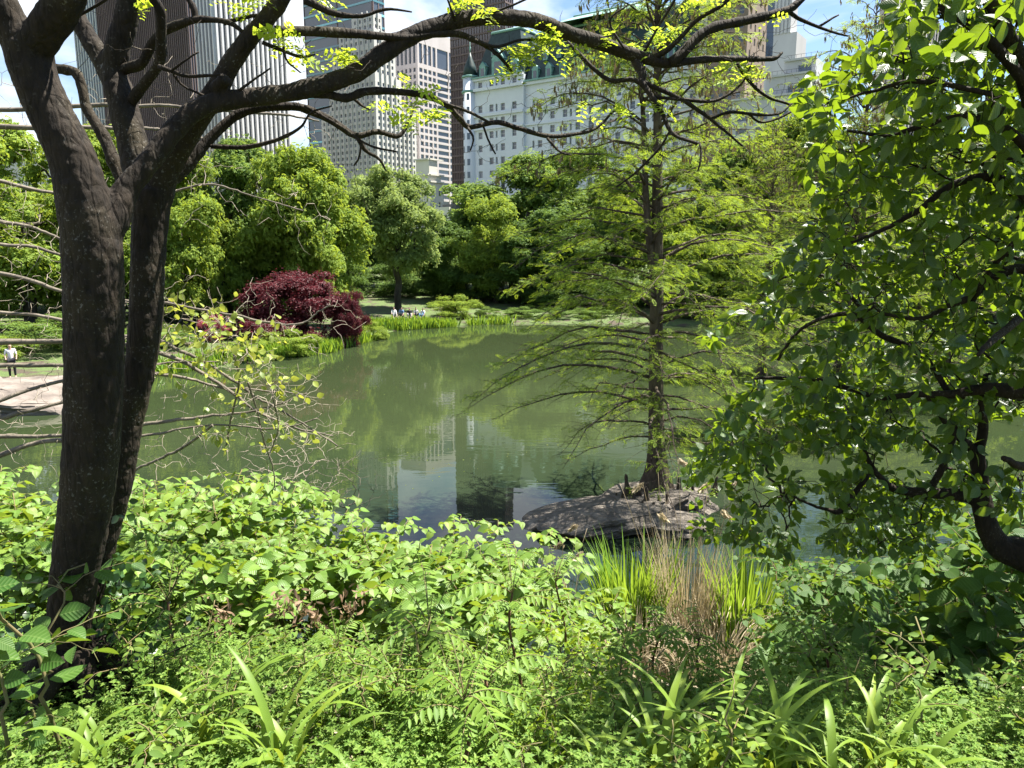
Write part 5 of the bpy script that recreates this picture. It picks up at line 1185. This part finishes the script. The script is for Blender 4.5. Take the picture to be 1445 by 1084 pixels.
def strap(mb, b, a, L, w, arch, g, tip=.0, fold=.25, seg=12, mat=0):
    """one long arching blade"""
    d = np.array([math.cos(a), math.sin(a), 0]); s = np.linspace(0, 1, seg); side = np.array([-d[1], d[0], 0])
    th = np.clip(1.45 - arch * s**1.6, -1.2, 1.5); dx = np.cos(th) * L / seg; dz = np.sin(th) * L / seg
    X = np.concatenate([[0], np.cumsum(dx)[:-1]]); Z = np.concatenate([[0], np.cumsum(dz)[:-1]])
    C = b + d * X[:, None] + UZ * Z[:, None] + side * (g.normal() * .06 * L * s**2)[:, None]
    ww = w * np.minimum(1, (1 - s) * 3.2 + .02) * np.minimum(1, .6 + s * 2); nrm = -d * np.sin(th)[:, None] + UZ * np.cos(th)[:, None]
    V = np.stack([C - side * ww[:, None] + nrm * (fold * ww)[:, None], C, C + side * ww[:, None] + nrm * (fold * ww)[:, None]], 1).reshape(-1, 3)
    i = np.arange(seg - 1)[:, None] * 3; Fq = np.concatenate([np.concatenate([i, i + 1, i + 4, i + 3], 1), np.concatenate([i + 1, i + 2, i + 5, i + 4], 1)])
    mb.add(V, Fq, np.stack([np.tile([.42, .5, .58], seg), np.repeat(s * .2, 3)], 1), mat)
def irises():
    g = np.random.default_rng(81)
    for px, py, Y, n, L, lab in ((235, 1090, 2.75, 11, .50, 'clump of yellow-green iris blades beside the dark trunk foot'), (285, 1085, 2.8, 7, .52, 'small iris clump with two tall pale blades below the bent sumac'), (405, 1105, 2.6, 11, .62, 'iris clump with a long blade leaning across the bedstraw'), (120, 1120, 2.6, 6, .45, 'low iris clump with bent blades in front of the dark trunk'),
                                (935, 1090, 2.75, 16, .62, 'large arching iris clump at the front, in line with the dry reeds'), (1010, 1100, 2.7, 13, .66, 'iris clump with a tall folded-over blade, next to the large arching one'), (1090, 1090, 2.8, 11, .62, 'iris clump with blades arching over each other before the shaded sumac'), (1235, 1100, 2.75, 11, .60, 'bright iris clump standing alone before the shaded bedstraw'), (1290, 1110, 2.7, 6, .45, 'few-bladed iris beside the bright lone clump'), (1180, 1120, 2.6, 7, .5, 'iris clump low between two bigger clumps under the shade'), (860, 1110, 2.65, 8, .5, 'iris clump with flat spreading blades beside the large arching one')):
        p = at(px, py, Y); z0 = float(gz(p[0], Y)); r = empty('iris_clump', (p[0], Y, z0), lab, 'plant', 'iris clumps at the front of the bank')
        mb = MB()
        for k in range(int(n * 1.7)): strap(mb, np.array([g.normal() * .05, g.normal() * .05, -.03]), g.uniform(0, 6.28), L * g.uniform(.65, 1.35), g.uniform(.010, .017), g.uniform(1.2, 3.4), g)
        mb.build('blades', M['blade'], r)
irises()
def reeds():
    g = np.random.default_rng(91)
    def clump(name, px, py, Y, n, h, rad, mat, label, lean=.12, w=.009, arch=.5, cat='reeds', heads=0):
        p = on_plane(px, py, .1); Y = p[1]; r = empty(name, (p[0], Y, float(gz(p[0], Y))), label, cat)
        mb = MB()
        for k in range(n):
            a = g.uniform(0, 6.28); q = rad * math.sqrt(g.uniform()); b = np.array([q * math.cos(a), q * math.sin(a) * .7, -.05]); strap(mb, b, a + g.normal() * .6, h * g.uniform(.55, 1.15), w * g.uniform(.7, 1.3), arch * g.uniform(.1, 1.6), g, fold=.35, seg=9)
        mb.build('blades', M[mat], r)
        if heads:
            mb = MB()
            for k in range(heads):
                a = g.uniform(0, 6.28); q = rad * 1.3 * math.sqrt(g.uniform()); t = np.linspace(0, 1, 8)[:, None]; d = np.array([math.cos(a), math.sin(a) * .5, 0]); hh = h * g.uniform(.9, 1.35)
                P = np.array([q * math.cos(a), q * math.sin(a) * .6, 0]) + d * hh * .25 * g.uniform(.2, 1.2) * t**2 + UZ * hh * t; tube(mb, P, np.linspace(.007, .003, 8), 5)
                if k % 2 == 0:
                    m = 60; u = g.uniform(0, 1, (m, 1)); side = np.array([.5, 0, 0]) * g.choice([-1, 1]); Q = P[-1] + (side * .28 + np.array([0, 0, -.10])) * u * .9 + g.normal(size=(m, 3)) * .02 * (1.1 - u)
                    hb = MB(); scatter(hb, LANCE[0], Q, np.tile(side * 1.2 + np.array([0, 0, -.9]), (m, 1)) + g.normal(size=(m, 3)) * .3, rand_dirs(m, g), g.uniform(.06, .12, m)); hb.build('seed_head', M['straw'], r)
            mb.build('stalks', M['straw'], r)
    clump('reed_clump', 893, 905, 0, 330, 2.35, .52, 'reed', 'bright green upright reed clump in front of the boulder', arch=.45, w=.020)
    clump('reed_clump', 1048, 915, 0, 260, 2.3, .46, 'reed', 'green reed clump beyond the dry straw, below the glossy leaves', arch=.4, w=.018)
    clump('dry_reed_clump', 968, 915, 0, 420, 2.6, .42, 'straw', 'dry straw-coloured reed clump between the two green clumps', arch=.35, w=.006, heads=12)
    clump('dry_reed_clump', 1010, 965, 0, 320, 1.5, .75, 'straw', 'broken reddish straw lying low at the foot of the green reeds', arch=1.5, w=.006)
    clump('dry_reed_clump', 890, 965, 0, 200, 1.3, .5, 'straw', 'short dry straw at the foot of the first green reeds by the sumac', arch=1.4, w=.006)
    clump('dry_reed_clump', 790, 860, 0, 34, 1.6, .5, 'straw', 'sparse dry stalks with feathery heads standing in front of the boulder tip', arch=.5, w=.006, heads=12)
    clump('dry_reed_clump', 655, 800, 0, 14, .9, .35, 'straw', 'few bleached stalks at the edge of the knotweed thicket', arch=.7, w=.007, heads=5)
    clump('dry_reed_clump', 1090, 930, 0, 60, 1.0, .4, 'straw', 'loose dry stalks leaning over the glinting water beside the round-leaved saplings', arch=.9, w=.006)
    clump('reed_clump', 720, 850, 0, 40, 1.5, .3, 'reed', 'thin group of green reed blades rising out of the knotweed edge', arch=.5, w=.013)
reeds()

def ground_cover():
    g = np.random.default_rng(101); st = MB(); n = 6500
    Y = 2.1 + 2.7 * g.uniform(0, 1, n)**1.1; px = g.uniform(-60, 1520, n); x = (px - CX) / F * Y * 1.12
    z = gz(x, Y); lump = np.array([mnoise.noise(Vector((a * 1.7, b * 1.7, 5.0))) for a, b in zip(x, Y)]); h = g.uniform(.06, .22, n) * np.clip(1.0 + 1.5 * lump, .45, 2.0)
    P, D, NN, S = [], [], [], []; SP = []
    for i in range(n):
        ln = g.normal(size=2) * .10; m = int(3 + h[i] * 18)
        for k in range(m):
            u = (k + 1.0) / m; b = np.array([x[i] + ln[0] * u * u, Y[i] + ln[1] * u * u, z[i] + h[i] * u]); a0 = g.uniform(0, 6.28); q = 5
            aa = a0 + np.arange(q) * 6.283 / q; P.append(np.tile(b, (q, 1))); D.append(np.stack([np.cos(aa), np.sin(aa), g.normal(size=q) * .25 + .15], 1)); NN.append(np.tile([0.1, -.1, 1.], (q, 1)) + g.normal(size=(q, 3)) * .3); S.append(np.full(q, .030 * g.uniform(.6, 1.2) * (1.15 - .4 * u)))
        SP.append((np.array([x[i], Y[i], z[i] - .02]), np.array([x[i] + ln[0], Y[i] + ln[1], z[i] + h[i]])))
    mb = MB(); scatter(mb, DIAM[0], np.concatenate(P), np.concatenate(D), np.concatenate(NN), np.concatenate(S), wid=.8)
    V = []; Fq = []
    for a, b in SP:
        k = len(V); V += [a, a + [.003, 0, 0], b + [.001, 0, 0], b]; Fq.append((k, k + 1, k + 2, k + 3))
    mb.add(np.array(V), np.array(Fq)); 
    tag(mb.build('bedstraw', M['leaf_small'], smooth=False), 'low carpet of whorled bedstraw covering the near bank', kind='stuff')
    # dead leaves on the soil
    n = 5000; x = g.uniform(-7, 7, n); Y = g.uniform(2, 11, n); mb = MB(); scatter(mb, OVATE[1], np.stack([x, Y, gz(x, Y) + .015], 1), rand_dirs(n, g) * [1, 1, .3], np.tile([0, 0, 1.], (n, 1)) + g.normal(size=(n, 3)) * .3, g.uniform(.04, .10, n))
    tag(mb.build('leaf_litter', M['straw']), kind='stuff')
ground_cover()
M['dead'] = leaf_mat('withered_leaf', [(.16, .10, .06), (.26, .18, .11), (.20, .12, .07)], (.3, .18, .08), .2, rough=.8)
def tall_weeds():
    g = np.random.default_rng(141)
    ms = kind_meshes([((400 + k, h, L, LANCE), dict(nside=ns, gap=.022, lean=.2, side_len=.3, flat=.5, from_t=.1, width=1.5)) for k, (h, L, ns) in enumerate(((.35, .045, 4), (.5, .05, 6), (.65, .055, 7)))], '', 'leaf_small')
    for k in range(80):
        Y = g.uniform(2.4, 5.0); px = g.uniform(150, 1480); x = (px - CX) / F * Y * 1.1
        if px < 640 and Y > 3.9: Y -= 1.2; x = (px - CX) / F * Y * 1.1
        put_plant('slender_weed', (x, Y, float(gz(x, Y))), ms[int(g.integers(0, 3))], 'slender narrow-leaved weed standing up out of the bedstraw carpet', 'plant', 'slender weeds in the bedstraw', g, g.uniform(.7, 1.15))
def bright_shrubs():
    g = np.random.default_rng(111)
    ms = kind_meshes([((200 + k, h, .052, OVATE), dict(nside=ns, gap=.032, lean=.25, side_len=.42, flat=.6)) for k, (h, ns) in enumerate(((.5, 7), (.75, 9), (1.0, 12)))], '', 'leaf_shrub')
    for px, Y, top in ((800, 4.2, 900), (830, 4.5, 890), (770, 4.0, 930), (860, 4.9, 905), (760, 4.9, 880), (810, 5.4, 850), (840, 3.6, 960), (790, 3.3, 1000), (740, 3.2, 1010), (820, 3.1, 1015), (870, 4.0, 940), (700, 4.6, 900), (670, 5.0, 880), (700, 5.6, 850), (760, 5.9, 830), (640, 4.5, 910), (850, 5.6, 850), (745, 2.9, 1035), (800, 2.8, 1040), (540, 3.4, 1000), (450, 3.6, 990)):
        p = at(px, top, Y); z0 = float(gz(p[0], Y)); h = max(.3, p[2] - z0); k = int(np.argmin(np.abs(np.array([m[2] for m in ms]) - h)))
        put_plant('small_leaved_shrub', (p[0], Y, z0), ms[k], 'small-leaved bright green shoot among the sumacs between thicket and reeds', 'plant', 'small-leaved shoots on the near bank', g, float(np.clip(h / ms[k][2], .6, 1.4)))
    # bigger-leaved saplings close by
    sp = kind_meshes([((230 + k, h, L, OVATE), dict(nside=4, gap=.075, lean=.35, side_len=.45, flat=.55)) for k, (h, L) in enumerate(((1.3, .135), (.7, .11), (.45, .10)))], '', 'leaf_big')
    for px, Y, top, k, lab in ((40, 2.75, 640, 0, 'sapling with large toothed leaves leaning up beside the thick trunk at the picture edge'), (-30, 2.6, 700, 0, 'sapling with large dark leaves cut by the picture edge'), (215, 3.25, 900, 1, 'low sprig of large ribbed leaves beside the bent sumac stem'), (25, 2.6, 990, 2, 'pair of pale ribbed leaves low before the trunk foot'), (20, 3.0, 800, 1, 'dark leafy sprig between the trunk and the picture edge')):
        p = at(px, top, Y); z0 = float(gz(p[0], Y)); h = max(.3, p[2] - z0); put_plant('leafy_sapling', (p[0], Y, z0), sp[k], lab, 'sapling', 'large-leaved saplings', g, float(np.clip(h / sp[k][2], .6, 1.5)))
    mb = MB(); mi = MB(); n = 420; px = np.concatenate([g.normal(172, 24, 330), g.normal(20, 22, 90)]); py = np.concatenate([g.normal(860, 46, 330), g.normal(920, 60, 90)]); Y = np.concatenate([g.uniform(3.35, 3.8, 330), g.uniform(3.2, 3.7, 90)])
    P = np.array([at(a, b, c) for a, b, c in zip(px, py, Y)]); o = gp(-2.0, 3.35); r = empty('ivy', o, 'dark shiny ivy round the foot of the thick dark trunk', 'ivy'); o = np.array(r.location)
    st = [np.linspace(0, 1, 12)[:, None] * np.array([g.normal() * .35, g.normal() * .1, g.uniform(.4, .9)]) + g.normal(size=(12, 3)) * .02 for k in range(9)]
    for s_ in st: tube(mi, s_, np.linspace(.005, .002, 12), 4)
    scatter(mb, OVATE[0], P - o, rand_dirs(n, g) + [0, 0, -.4], np.tile([.4, -.6, .5], (n, 1)) + g.normal(size=(n, 3)) * .4, g.uniform(.035, .062, n)); mi.build('stems', M['bark'], r); mb.build('leaves', M['ivy'], r)
    for px, py, Y, lab in ((410, 848, 4.1, 'bunch of withered brown leaves hanging in the front of the knotweed, beside the ribbed sprig'), (440, 862, 4.15, 'larger withered brown bunch in the dark front of the knotweed'), (315, 868, 4.0, 'withered brown leaf bunch nearest the bent sumac'), (495, 850, 4.3, 'small withered bunch caught in knotweed towards the reeds')):
        mb = MB(); m = 60; o = at(px, py, Y); scatter(mb, LANCE[1], g.normal(size=(m, 3)) * [.05, .04, .05], g.normal(size=(m, 3)) * .6 + [0, 0, -.6], rand_dirs(m, g), g.uniform(.03, .065, m)); tag(mb.build('withered_leaves', M['dead'], None, Vector(o)), lab, 'dead leaves', 'withered bunches in the knotweed')
tall_weeds()
bright_shrubs()

# ------------------------------------------------------------------ bare leaning shrub and yellow vine
def bare_shrub():
    g = np.random.default_rng(121); o = gp(-6.2, 6.2); r = empty('bare_shrub', o, 'leafless grey shrub whose long limbs reach across behind the two dark stems', 'shrub'); off = np.array(r.location)
    Lm = [[(-40, 300, 7), (0, 312, 6), (40, 318, 5), (78, 332, 4), (130, 350, 3)], [(-40, 338, 6), (0, 345, 5), (50, 350, 5), (95, 364, 4), (140, 372, 3)], [(-60, 380, 8), (0, 386, 7), (50, 398, 6), (95, 413, 5), (180, 425, 5), (230, 428, 5), (280, 438, 4), (335, 447, 4), (380, 455, 4), (425, 456, 3), (450, 440, 2), (468, 428, 2)],
          [(-60, 430, 7), (0, 441, 6), (50, 444, 5), (95, 452, 5), (160, 470, 6), (220, 475, 7), (255, 492, 6), (290, 507, 5), (330, 530, 5), (370, 556, 4), (405, 572, 3), (480, 620, 2)], [(-60, 488, 11), (0, 483, 10), (50, 482, 8), (95, 481, 8), (160, 484, 8), (212, 492, 8), (250, 505, 7), (290, 525, 6), (335, 555, 5), (380, 585, 4), (430, 608, 3), (482, 622, 2)],
          [(-60, 520, 9), (0, 516, 8), (50, 516, 7), (95, 515, 6), (160, 520, 6), (210, 526, 6), (260, 533, 5), (320, 548, 4), (380, 552, 3), (440, 560, 2)], [(-60, 585, 8), (0, 566, 7), (40, 553, 6), (95, 540, 5), (160, 535, 4), (240, 520, 3), (330, 520, 2)], [(-60, 600, 9), (0, 590, 8), (40, 580, 7), (95, 566, 5)], [(-60, 618, 8), (0, 616, 7), (50, 616, 6), (95, 614, 6), (160, 608, 6), (200, 602, 6), (260, 596, 5), (335, 590, 4), (400, 578, 3), (450, 560, 2)],
          [(-60, 660, 12), (0, 643, 10), (40, 628, 8), (85, 620, 7), (150, 622, 5), (230, 612, 4), (300, 600, 3), (380, 606, 3), (450, 590, 2)], [(-60, 152, 8), (0, 155, 7), (60, 154, 6), (130, 150, 6), (200, 150, 5), (260, 152, 4), (330, 156, 4), (400, 160, 3), (450, 168, 2)], [(-60, 176, 9), (0, 179, 8), (60, 181, 7), (110, 180, 6), (190, 184, 5), (230, 188, 4), (280, 196, 2)], [(-60, 240, 7), (0, 256, 6), (50, 268, 5), (110, 275, 3)], [(90, 200, 3), (120, 262, 3), (180, 275, 3), (238, 272, 3), (280, 263, 3), (320, 268, 3), (370, 285, 2), (430, 305, 2)],
          [(300, 600, 4), (262, 630, 4), (230, 650, 4), (190, 672, 4)], [(350, 540, 3), (362, 580, 3), (370, 620, 3), (384, 660, 2), (386, 690, 2)], [(385, 560, 2), (392, 600, 2), (386, 640, 2)], [(330, 500, 3), (338, 540, 3), (330, 580, 3), (322, 640, 3)]]
    base = []
    for k, p in enumerate(Lm):
        y0 = 5.3 + .9 * g.uniform(); P, R = limb(p, y0, y0 + g.uniform(.2, .9)); P = P - off + np.cumsum(g.normal(size=P.shape) * .004, 0) * np.linspace(0, 1, len(P))[:, None]
        mb = MB(); tube(mb, P, np.maximum(R, .003), 6, wob=.1, seed=k); mb.build('limb', M['twig'], r); base.append(P[::2])
    st = np.array([[-.2, 0, -.1], [-.4, .1, .5], [-.5, .1, 1.3], [-.45, 0, 2.2], [-.2, 0, 3.1]]); mb = MB(); tube(mb, *resample(st, [.09, .07, .06, .045, .03], 20), 9, wob=.1); mb.build('trunk', M['twig'], r)
    base = np.concatenate(base); T = []
    for k in g.integers(0, len(base), 1500): T.append(base[k] + unit(g.normal(size=3) * [1.0, .7, .9] + [.2, 0, .1]) * g.uniform(.06, .5))
    A, par = grow(base, T, .05, .010, .2, g, [-1] * len(base)); mb = MB(); twig_tubes(mb, A, par, len(base), .0014, .45, .005, 4); mb.build('twigs', M['twig_pale'], r)
    # yellow-leaved vine over it
    o = at(300, 480, 6.0); r = empty('yellow_vine', o, 'vine with yellow-green leaves sprawled over the bare twigs beside the slimmer dark stem', 'vine'); off = np.array(r.location)
    n = 270; px = g.normal(312, 50, n); py = g.normal(478, 30, n) + (px - 310) * .35; n2 = 60; px = np.concatenate([px, g.normal(365, 45, n2)]); py = np.concatenate([py, g.uniform(530, 640, n2)])
    T = np.array([at(a, b, 6.0 + g.normal() * .2) for a, b in zip(px, py)]) - off
    A, par = grow([at(230, 450, 6.0) - off, at(300, 480, 6.0) - off, at(385, 560, 6.0) - off], T, .07, .012, .18, g); mb = MB(); twig_tubes(mb, A, par, 3, .0014, .4, .005, 4); mb.build('stems', M['twig_pale'], r)
    mb = MB(); put_leaves(mb, A, par, 3, OVATE, g, 1, .062, .5, 4); mb.build('leaves', M['vine'], r)
    # dry brush standing in the shallows
    for px, py, h, w, mat, lab in ((428, 738, 2.3, 1.2, 'twig_pale', 'pale dry brush standing in the shallows behind the knotweed'), (490, 738, 1.7, .9, 'twig', 'darker leafless brush in the water beside the pale one')):
        b = on_plane(px, py, 0); r = empty('dry_brush', (b[0], b[1], -.1), lab, 'shrub'); n = 130; T = np.stack([g.normal(size=n) * w * .5, g.normal(size=n) * w * .4, h * g.uniform(.3, 1.05, n)], 1)
        A, par = grow([[0, 0, 0], [0, 0, .08], [.2, 0, .1], [-.25, .1, .1]], T, .12, .02, .1, g); mb = MB(); twig_tubes(mb, A, par, 4, .004, .4, .014, 4); mb.build('twigs', M[mat], r)
bare_shrub()

# ------------------------------------------------------------------ people on the far bank
M['skin'] = plain_mat('skin', (.42, .26, .19), .6); M['hair'] = plain_mat('dark_hair', (.02, .015, .012), .5)
CL = {k: plain_mat(k + '_cloth', c, .9) for k, c in dict(white=(.75, .75, .75), black=(.02, .02, .025), blue=(.12, .22, .4), grey=(.3, .3, .32), red=(.4, .06, .06)).items()}
def skin_mesh(name, pts, edges, rad, mat, parent, sub=1):
    me = bpy.data.meshes.new(name); me.from_pydata([tuple(map(float, p)) for p in pts], edges, []); me.materials.append(mat); o = link(name, me, parent)
    m = o.modifiers.new('s', 'SKIN'); m.use_smooth_shade = True
    for v, r_ in zip(me.skin_vertices[0].data, rad): v.radius = (r_, r_)
    me.skin_vertices[0].data[0].use_root = True
    s = o.modifiers.new('d', 'SUBSURF'); s.levels = sub; s.render_levels = sub; return o
def person(loc, rot, pose, shirt, trousers, label, group=None):
    r = empty('person', loc, label, 'person', group); r.rotation_euler = (0, 0, rot)
    hip = .92 if pose == 'stand' else .16
    j = dict(pelvis=(0, 0, hip), waist=(0, 0, hip + .16), chest=(0, .01, hip + .38), neck=(0, .01, hip + .54), head0=(0, -.01, hip + .62), head1=(0, -.02, hip + .74))
    for s, q in ((-1, 'l'), (1, 'r')):
        j['sh' + q] = (s * .17, .01, hip + .47); j['el' + q] = (s * .24, -.02 if pose == 'stand' else -.12, hip + .22); j['wr' + q] = (s * .22, -.14 if pose == 'stand' else -.32, hip + .04); j['ha' + q] = (s * .20, -.20 if pose == 'stand' else -.40, hip)
        j['hp' + q] = (s * .10, 0, hip - .03)
        if pose == 'stand': j['kn' + q] = (s * .11, -.02, .48); j['an' + q] = (s * .11, .02, .08); j['to' + q] = (s * .12, -.16, .03)
        else: j['kn' + q] = (s * .16, -.40, .42); j['an' + q] = (s * .13, -.52, .07); j['to' + q] = (s * .13, -.68, .04)
    R = dict(pelvis=.125, waist=.12, chest=.13, neck=.05, head0=.075, head1=.085); R.update({a + q: v for q in 'lr' for a, v in dict(sh=.055, el=.04, wr=.03, ha=.034, hp=.085, kn=.06, an=.038, to=.03).items()})
    nm = list(j); ed = [('pelvis', 'waist'), ('waist', 'chest'), ('chest', 'neck'), ('neck', 'head0'), ('head0', 'head1')]
    for q in 'lr': ed += [('chest', 'sh' + q), ('sh' + q, 'el' + q), ('el' + q, 'wr' + q), ('wr' + q, 'ha' + q), ('pelvis', 'hp' + q), ('hp' + q, 'kn' + q), ('kn' + q, 'an' + q), ('an' + q, 'to' + q)]
    skin_mesh('body', [j[n] for n in nm], [(nm.index(a), nm.index(b)) for a, b in ed], [R[n] for n in nm], M['skin'], r)
    def sub(name, names, edges, k, mat): skin_mesh(name, [j[n] for n in names], [(names.index(a), names.index(b)) for a, b in edges], [R[n] * k for n in names], mat, r)
    sub('shirt', ['waist', 'chest', 'shl', 'shr', 'ell', 'elr', 'pelvis'], [('waist', 'chest'), ('chest', 'shl'), ('chest', 'shr'), ('shl', 'ell'), ('shr', 'elr'), ('waist', 'pelvis')], 1.16, CL[shirt])
    sub('trousers', ['pelvis', 'hpl', 'hpr', 'knl', 'knr', 'anl', 'anr'], [('pelvis', 'hpl'), ('pelvis', 'hpr'), ('hpl', 'knl'), ('hpr', 'knr'), ('knl', 'anl'), ('knr', 'anr')], 1.2, CL[trousers])
    h = j['head1']; skin_mesh('hair', [(h[0], h[1] + .035, h[2] - .06), (h[0], h[1] + .02, h[2] + .045)], [(0, 1)], [.08, .085], M['hair'], r)
def people():
    p = at(20, 545, 36.5); person((p[0], 36.5, float(gz(p[0], 36.5))), .6, 'stand', 'white', 'black', 'person in white shirt and dark trousers standing behind the pale boulder')
    for px, Y, rot, s, t, lab in ((556, 69.8, .3, 'white', 'grey', 'seated person in white, first in the row under the round-crowned tree'), (567, 70.2, -.2, 'blue', 'black', 'seated person in blue beside the first white shirt under the round-crowned tree'), (578, 70.0, .1, 'black', 'grey', 'seated person in black in the middle of the row under the round-crowned tree'), (587, 70.3, .5, 'grey', 'black', 'seated person in grey next to the last white shirt'), (597, 70.0, -.4, 'white', 'blue', 'seated person in white with blue trousers, last of the row, by the pale round bush')):
        p = at(px, 450, Y); z = float(gz(p[0], Y)); person((p[0], Y, z), rot, 'sit', s, t, lab, 'people sitting on the far bank')
    p = at(310, 450, 51); person((p[0], 51, float(gz(p[0], 51))), .2, 'stand', 'white', 'grey', 'person in white standing beside the pinkish azalea'); p = at(322, 450, 51.5); person((p[0], 51.5, float(gz(p[0], 51.5))), -.6, 'stand', 'grey', 'black', 'person in grey standing next to the one in white by the azalea')
people()
# ------------------------------------------------------------------ picture
SC.view_settings.view_transform = 'Standard'; SC.view_settings.look = 'None'; SC.view_settings.gamma = 1.0
SC.view_settings.exposure = 2.0
c_ = SC.cycles
c_.max_bounces = 8; c_.diffuse_bounces = 4; c_.glossy_bounces = 3; c_.transmission_bounces = 6; c_.transparent_max_bounces = 8
c_.caustics_reflective = False; c_.caustics_refractive = False; c_.sample_clamp_indirect = 6.0
c_.use_denoising = True
